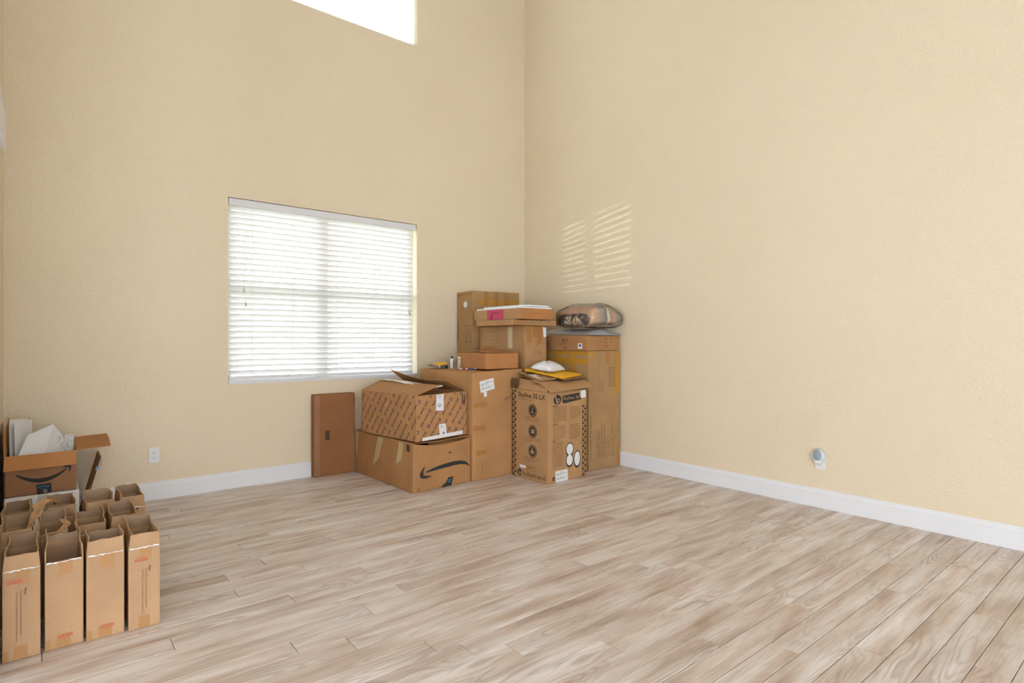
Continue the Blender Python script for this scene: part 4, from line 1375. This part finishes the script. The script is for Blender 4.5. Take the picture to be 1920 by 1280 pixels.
def slant(face, ox, oy, dx, dy, rows, cols, ang, width, hgt, parent, x1, y1, mirror=False):
    d = Decal(face)
    base = math.radians(ang)
    du = Vector((math.cos(base), math.sin(base))); dp = Vector((math.sin(base), -math.cos(base)))
    for r in range(-8, rows):
        for q in range(-6, cols):
            o_ = Vector((ox, oy)) + dp * r * dy + du * (q * dx + (dx * 0.5 if r % 2 else 0.0))
            flip = r % 2
            a = base + (math.pi if flip else 0)
            ca, sa = math.cos(a), math.sin(a)
            x, y = o_
            if not (-0.2 < x < x1 + 0.2 and -0.2 < y < y1 + 0.2):
                continue
            R0, R1 = hgt * 0.40, hgt * 0.66
            pts = []; fs = []
            for k in range(7):
                b = k * math.pi / 3
                pts += [(x + R0 * math.cos(b), y + R0 * math.sin(b)), (x + R1 * math.cos(b), y + R1 * math.sin(b))]
            for k in range(6):
                fs.append([2 * k, 2 * k + 1, 2 * k + 3, 2 * k + 2])
            d.add(pts, fs)
            d.text("sam's club", x + ca * hgt * 1.1 + sa * hgt * 0.36, y + sa * hgt * 1.1 - ca * hgt * 0.36, hgt * 0.95, width, ang + (180 if flip else 0), 0.0005)
    d.clip(0.003, 0.003, x1, y1)
    d.build('blue_lettering', M['ink_blue'], parent, 0.0012)


slant(R_, 0.02, 0.20, 0.205, 0.068, 16, 8, 52, 0.126, 0.024, t, R_.w - 0.003, R_.h - 0.003)
slant(L_, 0.03, 0.20, 0.205, 0.070, 20, 10, 52, 0.124, 0.022, t, L_.w - 0.003, L_.h - 0.003)
poly(R_, [(0.202, 0.234), (0.287, 0.229), (0.287, 0.366), (0.207, 0.364)], 'paper_label', M['label'], t, 0.0018)
d = Decal(R_); d.ring(0.245, 0.345, 0.009, 0.013, 6); d.ring(0.240, 0.275, 0.012, 0.017, 6); d.rect(0.212, 0.272, 0.275, 0.275); d.build('label_print', M['label_ink'], t, 0.0026)
poly(R_, [(0.242, 0.026), (0.323, 0.026), (0.308, 0.120), (0.234, 0.117)], 'paper_label', M['label'], t, 0.0018)
d = Decal(R_); d.lines(0.25, 0.10, 0.04, 2, 0.012, 0.004, rnd=rnd); d.rect(0.275, 0.035, 0.295, 0.05); d.build('label_print', M['label_ink'], t, 0.0026)
poly(R_, [(0.060, 0.002), (0.503, 0.008), (0.501, 0.040), (0.058, 0.028)], 'paper_tape', M['label'], t, 0.0022)
d = Decal(R_)
for x in (0.497, 0.519):
    d.rect(x, 0.268, x + 0.010, 0.345)
d.rect(0.492, 0.258, 0.534, 0.264)
for x in (0.502, 0.524):
    d.add([(x - 0.011, 0.285), (x, 0.266), (x + 0.011, 0.285)])
d.build('arrow_marks', M['ink'], t, 0.0014)
fl_ = quad_grid((2.193, 4.800, 0.770), (2.285, 3.990, 0.773), (2.580, 4.110, 0.836), (2.405, 4.860, 0.846), 10, 6, 0.002)
FL = Face((2.193, 4.800, 0.770), (2.285, 3.990, 0.773), (2.580, 4.110, 0.836), (2.405, 4.860, 0.846), 0, 1)
sheet('flap', fl_, 0.005, M['c_warm'], t)
d = Decal(FL)
for r in range(4):
    for q in range(8):
        d.text("sam's club", 0.02 + q * 0.11 - r * 0.02, 0.02 + r * 0.075, 0.012, 0.10, 35)
d.clip(0.01, 0.01, FL.w - 0.02, FL.h - 0.01)
d.build('blue_lettering', M['ink_brown'], t, 0.0038)
sheet('flap', quad_grid((2.744, 4.886, 0.770), (2.836, 4.090, 0.776), (2.715, 4.225, 0.866), (2.500, 4.850, 0.947), 14, 6, 0.006,
                        lambda s, q, p: p - V(0, 0, 0.030 * q * math.sin(math.pi * s))), 0.005, M['c_mid'], t)
sheet('flap', quad_grid((2.300, 3.996, 0.765), (2.825, 4.084, 0.770), (2.79, 4.20, 0.705), (2.30, 4.12, 0.700), 6, 3), 0.005, M['c_mid'], t)
tag(sheet('packing_paper', quad_grid((2.520, 4.120, 0.812), (2.640, 4.150, 0.818), (2.520, 4.850, 0.845), (2.390, 4.840, 0.858), 6, 12, 0,
          lambda s, q, p: p + V(0.006 * random.uniform(-1, 1), 0, 0.010 * random.random())), 0.002, M['paper_white'], None, False),
    'white crumpled packing paper inside the blue-printed carton', 'paper')

# thin reddish carton standing against the wall
foot = rect_foot(1.842, 2.224, 5.010, 5.076)
t = thing('slim_carton', base_of(foot, 0), 'slim reddish brown carton standing upright against the wall under the blind', 'box')
F = carton_faces(foot, 0.001, [0.734] * 4, 0.003, 22.0)
carton_body(F, M['c_red'], t, bev=0.004)
rc(F['front'], 0.003, 0.01, 0.052, 0.725, 'side_tape', M['c_plum'], t, 0.0008)
barcode(F['front'], 0.100, 0.322, 0.042, 0.085, t, M['ink'])
d = Decal(F['left']); n = 12; P = []
for i in range(n + 1):
    a = i / n
    x = 0.050 - 0.028 * math.sin(math.pi * a)
    P += [(x - 0.004 * math.sin(math.pi * a) - 0.001, 0.245 + 0.23 * a), (x + 0.004 * math.sin(math.pi * a) + 0.001, 0.245 + 0.23 * a)]
d.add(P, [[2 * i, 2 * i + 1, 2 * i + 3, 2 * i + 2] for i in range(n)])
d.build('curved_arrow', M['ink_soft'], t, 0.0012)
d = Decal(F['top']); d.rect(0.002, 0.030, 0.375, 0.034); d.build('seam', M['c_dark'], t, 0.001)

# zipped bag with a folded blanket, grey poly bag under it
gp_ = quad_grid((3.890, 3.612, 1.262), (4.332, 3.620, 1.262), (4.330, 4.200, 1.275), (3.885, 4.225, 1.285), 24, 24, 0,
                lambda s, q, p: p + V(0, 0, 0.003 + 0.056 * min(1, 10 * q) ** 0.5 * (0.70 + 0.30 * math.sin(7.0 * s + 4.6)) * min(1, 6 * s + 0.1) * (0.9 + 0.1 * noise.noise(V(s * 6, q * 6, 2)))))
tag(sheet('plastic_bag', gp_, 0.003, M['grey_poly']), 'grey plastic bag lying under the wrapped blanket', 'plastic bag')


def loaf(x0, x1, grow, wr, nx=26, ns=40):
    vs = []; fs = []
    for i in range(nx + 1):
        u = i / nx
        x = x0 + (x1 - x0) * u - grow * (1 - 2 * u)
        endr = max(0.05, 1 - max(0, (u - 0.72) / 0.28) ** 2.2) ** 0.5
        endl = 1 - 0.06 * max(0, (0.08 - u) / 0.08) ** 2
        hw = (0.245 + 0.035 * u) * (0.45 + 0.55 * endr) * endl + grow
        hh = (0.070 + 0.040 * math.sin(math.pi * min(1, u * 0.9 + 0.12))) * (0.35 + 0.65 * endr) * endl + grow
        cy = 3.862 - 0.040 * u; cz = 1.340 + hh
        for j in range(ns):
            a = 2 * math.pi * j / ns
            ca, sa = math.cos(a), math.sin(a)
            e = 0.62
            p = V(x, cy + hw * math.copysign(abs(ca) ** e, ca), cz + hh * math.copysign(abs(sa) ** (0.55 + 0.2 * u), sa))
            w = noise.noise(p * 11.0) * wr
            d = (p - V(x, cy, cz)).normalized()
            vs.append(p + d * w)
    for i in range(nx):
        for j in range(ns):
            k = (j + 1) % ns
            fs.append([i * ns + j, i * ns + k, (i + 1) * ns + k, (i + 1) * ns + j])
    fs.append(list(range(ns))[::-1]); fs.append([nx * ns + j for j in range(ns)])
    return vs, fs


bl_ = thing('wrapped_blanket', (4.125, 3.84, 1.325), 'folded brown and cream patterned blanket in a clear plastic bag', 'blanket')
vs, fs = loaf(3.925, 4.335, 0.0, 0.014)
mk('blanket', vs, fs, M['blanket'], bl_, True)
vs2 = [v for v in vs[:40]]
cc = sum(vs2, V(0, 0, 0)) / 40
ev = [cc + V(-0.010, 0, -0.012)] + [cc + V(0, (p - cc).y * 0.55, (p - cc).z * 0.5 - 0.012) + V(-0.008, 0, 0) for p in vs2] + [cc + V(0, (p - cc).y * 0.90, (p - cc).z * 0.80 - 0.012) + V(-0.003, 0, 0) for p in vs2]
ef = [[0, 1 + (j + 1) % 40, 1 + j] for j in range(40)] + [[1 + j, 1 + (j + 1) % 40, 41 + (j + 1) % 40, 41 + j] for j in range(40)]
mk('folded_edge', ev, ef, M['fringe'], bl_, True)
vs, fs = loaf(3.925, 4.335, 0.008, 0.024)
mk('clear_bag', vs, fs, M['film'], bl_, True)

# ------------------------------------------------------------------ twelve empty narrow cartons
CH, FH, TH = 0.343, 0.057, 0.004


def narrow_carton(x0, x1, y0, y1, label, seed, front=1.0, back=1.0, left=1.0, right=1.0, prints=None, dark=False, torn=0.004, rot=0.0, mat='c_pale'):
    r = random.Random(seed)
    random.seed(seed)
    cx, cy = (x0 + x1) / 2, (y0 + y1) / 2
    ca, sa = math.cos(rot), math.sin(rot)
    foot = [(cx + (px - cx) * ca - (py - cy) * sa, cy + (px - cx) * sa + (py - cy) * ca) for px, py in rect_foot(x0, x1, y0, y1)]
    t = thing('narrow_carton', base_of(foot, 0), label, 'box', 'empty narrow cartons in a block')
    F = carton_faces(foot, 0.001, [CH + r.uniform(-.003, .003) for _ in range(4)], 0.0022, seed)
    carton_body(F, M[mat], t, top=False, n=12, bev=0.002, solid=TH)
    order = [('front', front, 0), ('right', right, 1), ('back', back, 2), ('left', left, 3)]
    for key, amt, q in order:
        if amt <= 0:
            continue
        f = F[key]
        a = f.st(0.015, 1.0); b = f.st(0.985, 1.0)
        lean = r.uniform(-0.012, 0.006) if key in ('left', 'right') else r.uniform(-0.010, 0.010)
        h = FH * amt
        taper = 0.004
        e = (b - a).normalized()
        p01 = a + V(0, 0, h) + f.n * (lean - TH / 2) + e * taper
        p11 = b + V(0, 0, h + r.uniform(-.003, .003)) + f.n * (lean + r.uniform(-.005, .005) - TH / 2) - e * taper
        nx = 10 if key in ('left', 'right') else 5
        ph = r.uniform(0, 6)
        sheet('flap', quad_grid(a - f.n * TH / 2, b - f.n * TH / 2, p11, p01, nx, 3, torn,
                                lambda s, k, p: p + f.n * (0.0035 * k * math.sin(7 * s + ph))), TH, M['c_pale_in' if key in ('back',) else mat], t)
    fr = F['front']; w = fr.w
    # tape remains and torn film at the crease
    rc(fr, w * 0.36, CH - 0.058, w * 0.70, CH - 0.004, 'tape', M['tape_brown2'], t, 0.0010)
    rc(fr, w * 0.30, 0.004, w * 0.66, 0.052, 'tape', M['tape_brown2'], t, 0.0010)
    if r.random() < 0.7:
        rc(fr, 0.003, 0.003, 0.018, 0.040, 'tape', M['tape_brown2'], t, 0.0010)
    d = Decal(fr); n = 12; P = []
    for i in range(n + 1):
        s = 0.04 + 0.92 * i / n
        y = CH - 0.004 + r.uniform(-.002, .002); th_ = r.uniform(0.0008, 0.0045)
        P += [(w * s, y - th_), (w * s, y + th_ * 0.5)]
    d.add(P, [[2 * i, 2 * i + 2, 2 * i + 3, 2 * i + 1] for i in range(n)])
    d.build('torn_film', M['tape_white'], t, 0.0022)
    if prints:
        kind, ix, iz = prints
        d = Decal(fr)
        for k in range(4):
            xx = ix + k * 0.0118
            d.rect(xx, iz, xx + 0.0105, iz + 0.0012).rect(xx, iz + 0.0108, xx + 0.0105, iz + 0.012).rect(xx, iz, xx + 0.0012, iz + 0.012).rect(xx + 0.0093, iz, xx + 0.0105, iz + 0.012)
            if k % 2:
                d.disc(xx + 0.0052, iz + 0.006, 0.0028, 0.0036, 8)
            else:
                d.add([(xx + 0.0025, iz + 0.002), (xx + 0.008, iz + 0.002), (xx + 0.0052, iz + 0.010)])
        yy = iz + 0.016 if kind == 'note' else iz - 0.006
        d.rect(ix + 0.006, yy, ix + 0.036, yy + 0.0018)
        d.build('red_icons', M['ink_red'], t, 0.0013)
        if kind == 'note':
            nx_ = ix + 0.051
            d = Decal(fr)
            d.text('Note:', nx_, iz - 0.022, 0.0078, 0.026, -90, 0.0003)
            d.text('The serving tray cannot be washed in the dishwasher', nx_ - 0.0125, iz - 0.030, 0.0068, 0.170, -90)
            d.text('The serving tray cannot be heated in a microwave oven', nx_ - 0.0245, iz - 0.034, 0.0068, 0.185, -90)
            d.build('note_lettering', M['ink_brown'], t, 0.0013)
    return t, F


M['tape_brown2'] = plain('thin_brown_tape', lin(178, 132, 84), 0.35, 0.4)
LBL = 'empty narrow carton, '
nc = narrow_carton
A_ = nc(-0.121, -0.011, 2.850, 3.158, LBL + 'red icons and note lettering, next to the white baseboard end', 31, prints=('note', 0.012, 0.290), left=1.0)
B_ = nc(0.002, 0.122, 2.858, 3.160, LBL + 'front flap missing and red icons near its base', 32, front=0.0, prints=('icons', 0.040, 0.040), back=0.5, torn=0.009)
C_ = nc(0.131, 0.257, 2.848, 3.050, LBL + 'blank front face, red icons at its base, between flapless and note cartons', 33, prints=('icons', 0.045, 0.040), back=0.75, torn=0.006)
D_ = nc(0.271, 0.383, 2.838, 3.140, LBL + 'red icons and note lettering, at the open floor end of its row', 34, prints=('note', 0.020, 0.281))
h_ = nc(-0.142, -0.036, 3.200, 3.500, LBL + 'draped with torn brown tape, middle row beside the wall', 35)
g_ = nc(-0.022, 0.084, 3.200, 3.500, LBL + 'ragged torn flaps and a wad of brown tape, middle row', 36, torn=0.010, front=0.4)
f_ = nc(0.116, 0.220, 3.175, 3.480, LBL + 'crushed low flaps over a dark opening, middle row', 37, front=0.8, back=0.6)
e_ = nc(0.236, 0.346, 3.190, 3.500, LBL + 'clean upright flaps, middle row at the open floor end', 38)
d_ = nc(-0.152, -0.043, 3.535, 3.835, LBL + 'rear row, in the corner below the foam filled carton', 39)
c_ = nc(0.004, 0.120, 3.550, 3.860, LBL + 'rear row, brown tape twisted over its flap', 40)
b_ = nc(0.160, 0.278, 3.550, 3.850, LBL + 'rear row, second from the open floor end', 41)
a_ = nc(0.303, 0.412, 3.560, 3.880, LBL + 'rear row, black marks on its front, at the open floor end', 42)
d = Decal(a_[1]['front'])
d.text('UE', 0.060, CH - 0.020, 0.013, 0.022, 0, 0.0006)
d.build('black_marks', M['ink'], a_[0], 0.0014)


def crumple(name, pts, w, mat, parent, seed):
    """strip of torn tape following pts, twisted and rumpled"""
    r = random.Random(seed); g = []
    n = len(pts)
    for i, p in enumerate(pts):
        p = Vector(p)
        tdir = (Vector(pts[min(i + 1, n - 1)]) - Vector(pts[max(i - 1, 0)])).normalized()
        a = r.uniform(-0.9, 0.9)
        sd = tdir.cross(V(0, 0, 1)).normalized()
        sd = (sd * math.cos(a) + V(0, 0, 1) * math.sin(a)).normalized()
        row = [p + sd * w * (k - 2) / 4 + V(r.uniform(-.004, .004), r.uniform(-.004, .004), r.uniform(-.003, .005)) for k in range(5)]
        g.append(row)
    return sheet(name, g, 0.0015, mat, parent, False)


crumple('torn_tape', [(-0.040, 3.50, 0.420), (-0.015, 3.52, 0.432), (0.010, 3.545, 0.440), (0.035, 3.545, 0.432), (0.050, 3.56, 0.415), (0.045, 3.60, 0.405)], 0.032, M['tape_brown2'], c_[0], 1)
crumple('torn_tape', [(-0.055, 3.26, 0.375), (-0.045, 3.30, 0.398), (-0.035, 3.36, 0.404), (-0.028, 3.42, 0.408), (-0.022, 3.48, 0.415)], 0.040, M['tape_brown2'], h_[0], 2)
crumple('torn_tape', [(0.000, 3.205, 0.352), (0.030, 3.205, 0.358), (0.055, 3.215, 0.362), (0.080, 3.23, 0.385), (0.070, 3.27, 0.400)], 0.034, M['tape_brown2'], g_[0], 3)

# ------------------------------------------------------------------ open carton with white foam sheets, on a white carton
foot = rect_foot(-0.180, 0.168, 4.430, 5.055)
t = thing('white_carton', base_of(foot, 0), 'plain white carton almost hidden under the foam filled carton', 'box')
F = carton_faces(foot, 0.001, [0.287] * 4, 0.002, 51.0)
carton_body(F, M['board_white'], t, bev=0.004)
seam_and_tape(F, t, M['tape_clear'], 'Y', 0.05, 0.06)

foot = [(-0.178, 4.450), (0.156, 4.450), (0.158, 5.050), (-0.176, 5.050)]
t = thing('foam_filled_carton', base_of(foot, 0.2915), 'open plum brown carton with a curved arrow and black tape label, white foam sticking out', 'box')
F = carton_faces(foot, 0.2915, [0.528, 0.531, 0.533, 0.528], 0.003, 52.0)
carton_body(F, M['c_plum'], t, top=False, bev=0.003, solid=0.004)
R_ = F['front']
smile(R_, 0.176, 0.108, 0.250, 1, t)
Decal(R_).rect(0.160, 0.155, 0.215, 0.172).build('black_mark', M['ink'], t, 0.0012)
tp = poly(R_, [(0.146, 0.003), (0.214, 0.003), (0.211, 0.056), (0.141, 0.056)], 'black_tape', M['tape_black'], t, 0.0016)
d = Decal(R_); d.text('prime', 0.150, 0.036, 0.0125, 0.052); d.build('teal_lettering', M['ink_teal'], tp, 0.0024)
d = Decal(R_); d.ring(0.178, 0.046, 0.0205, 0.0225, 10, 1, 4.0, 5.4); d.build('teal_smile', M['ink_teal'], tp, 0.0024)
d = Decal(R_); d.ring(0.184, 0.010, 0.0055, 0.0085, 12); d.build('tape_ring', M['label'], tp, 0.0024)
sheet('flap', quad_grid((-0.178, 4.447, 0.530), (0.156, 4.447, 0.532), (0.154, 4.412, 0.450), (-0.184, 4.412, 0.448), 8, 4), 0.004, M['c_orange'], t)
sheet('flap', quad_grid((0.160, 5.045, 0.533), (0.158, 4.455, 0.531), (0.338, 4.470, 0.536), (0.350, 5.035, 0.542), 10, 5, 0.008), 0.004, M['c_orange'], t)
sheet('flap', quad_grid((-0.178, 4.455, 0.529), (-0.176, 5.045, 0.529), (-0.180, 5.03, 0.700), (-0.184, 4.50, 0.640), 8, 4, 0.006), 0.004, M['c_mid'], t)
for i, (q, lab) in enumerate((
        (((-0.155, 4.520, 0.400), (-0.060, 4.760, 0.400), (-0.082, 4.890, 0.700), (-0.168, 4.760, 0.712)), 'upright white foam sheet at the wall side of the foam filled carton'),
        (((-0.135, 4.500, 0.400), (-0.045, 4.740, 0.400), (-0.060, 4.860, 0.696), (-0.150, 4.720, 0.690)), 'second upright white foam sheet leaning on the first'))):
    tag(sheet('foam_sheet', quad_grid(*q, 6, 6, 0, lambda s, k, p: p + V(0.006 * math.sin(4 * s + i), 0, 0)), 0.006, M['foam']), lab, 'foam sheet', 'white foam sheets')
fs_ = thing('foam_sheet', (0.0, 4.60, 0.45), 'large white foam sheet folded to a peak in the middle of the carton', 'foam sheet', 'white foam sheets')
sheet('folded_panel', quad_grid((-0.140, 4.485, 0.470), (-0.010, 4.560, 0.440), (0.046, 4.720, 0.672), (-0.080, 4.640, 0.622), 8, 8, 0, lambda s, k, p: p + V(0, -0.008 * math.sin(math.pi * s), 0)), 0.005, M['foam'], fs_)
sheet('folded_panel', quad_grid((-0.010, 4.560, 0.440), (0.105, 4.500, 0.450), (0.100, 4.650, 0.585), (0.046, 4.720, 0.672), 8, 8, 0, lambda s, k, p: p + V(0, -0.006 * math.sin(math.pi * s), 0)), 0.005, M['foam'], fs_)
cw = thing('cling_film_wad', (0.115, 4.62, 0.45), 'crinkled clear white plastic wad beside the open flap of the foam filled carton', 'plastic wrap')
pillow('wad', (0.108, 4.640, 0.530), (0.048, 0.0, 0.012), (0.0, 0.075, 0.055), 0.050, translucent_mat('crinkled_film', (0.80, 0.79, 0.77), 0.3, 0.2), cw, 0.040, 14, 8.0)
sheet('loose_end', quad_grid((0.07, 4.62, 0.545), (0.145, 4.60, 0.545), (0.150, 4.66, 0.610), (0.095, 4.68, 0.600), 6, 6, 0.004, lambda s, k, p: p + V(0, random.uniform(-.006, .006), random.uniform(-.004, .004))), 0.001, M['foam'], cw, False)

lp = thing('folded_carton', (0.215, 4.96, 0.0), 'flattened carton leaning on its edge beside the foam filled carton', 'cardboard')
sheet('panel', quad_grid((0.192, 4.850, 0.004), (0.192, 5.065, 0.004), (0.300, 5.065, 0.418), (0.300, 4.850, 0.412), 4, 8), 0.010, M['c_tan'], lp)
sheet('edge_strip', quad_grid((0.185, 4.846, 0.010), (0.197, 4.846, 0.006), (0.305, 4.846, 0.414), (0.292, 4.846, 0.418), 2, 8), 0.002, M['c_dark'], lp)
sheet('blue_tape', quad_grid((0.272, 4.843, 0.320), (0.296, 4.843, 0.325), (0.298, 4.843, 0.345), (0.275, 4.843, 0.342), 2, 2), 0.003, M['blue_label'], lp)
sheet('silver_tape', quad_grid((0.294, 4.842, 0.345), (0.306, 4.842, 0.350), (0.308, 4.842, 0.400), (0.300, 4.842, 0.400), 2, 2), 0.003, M['grey_poly'], lp)
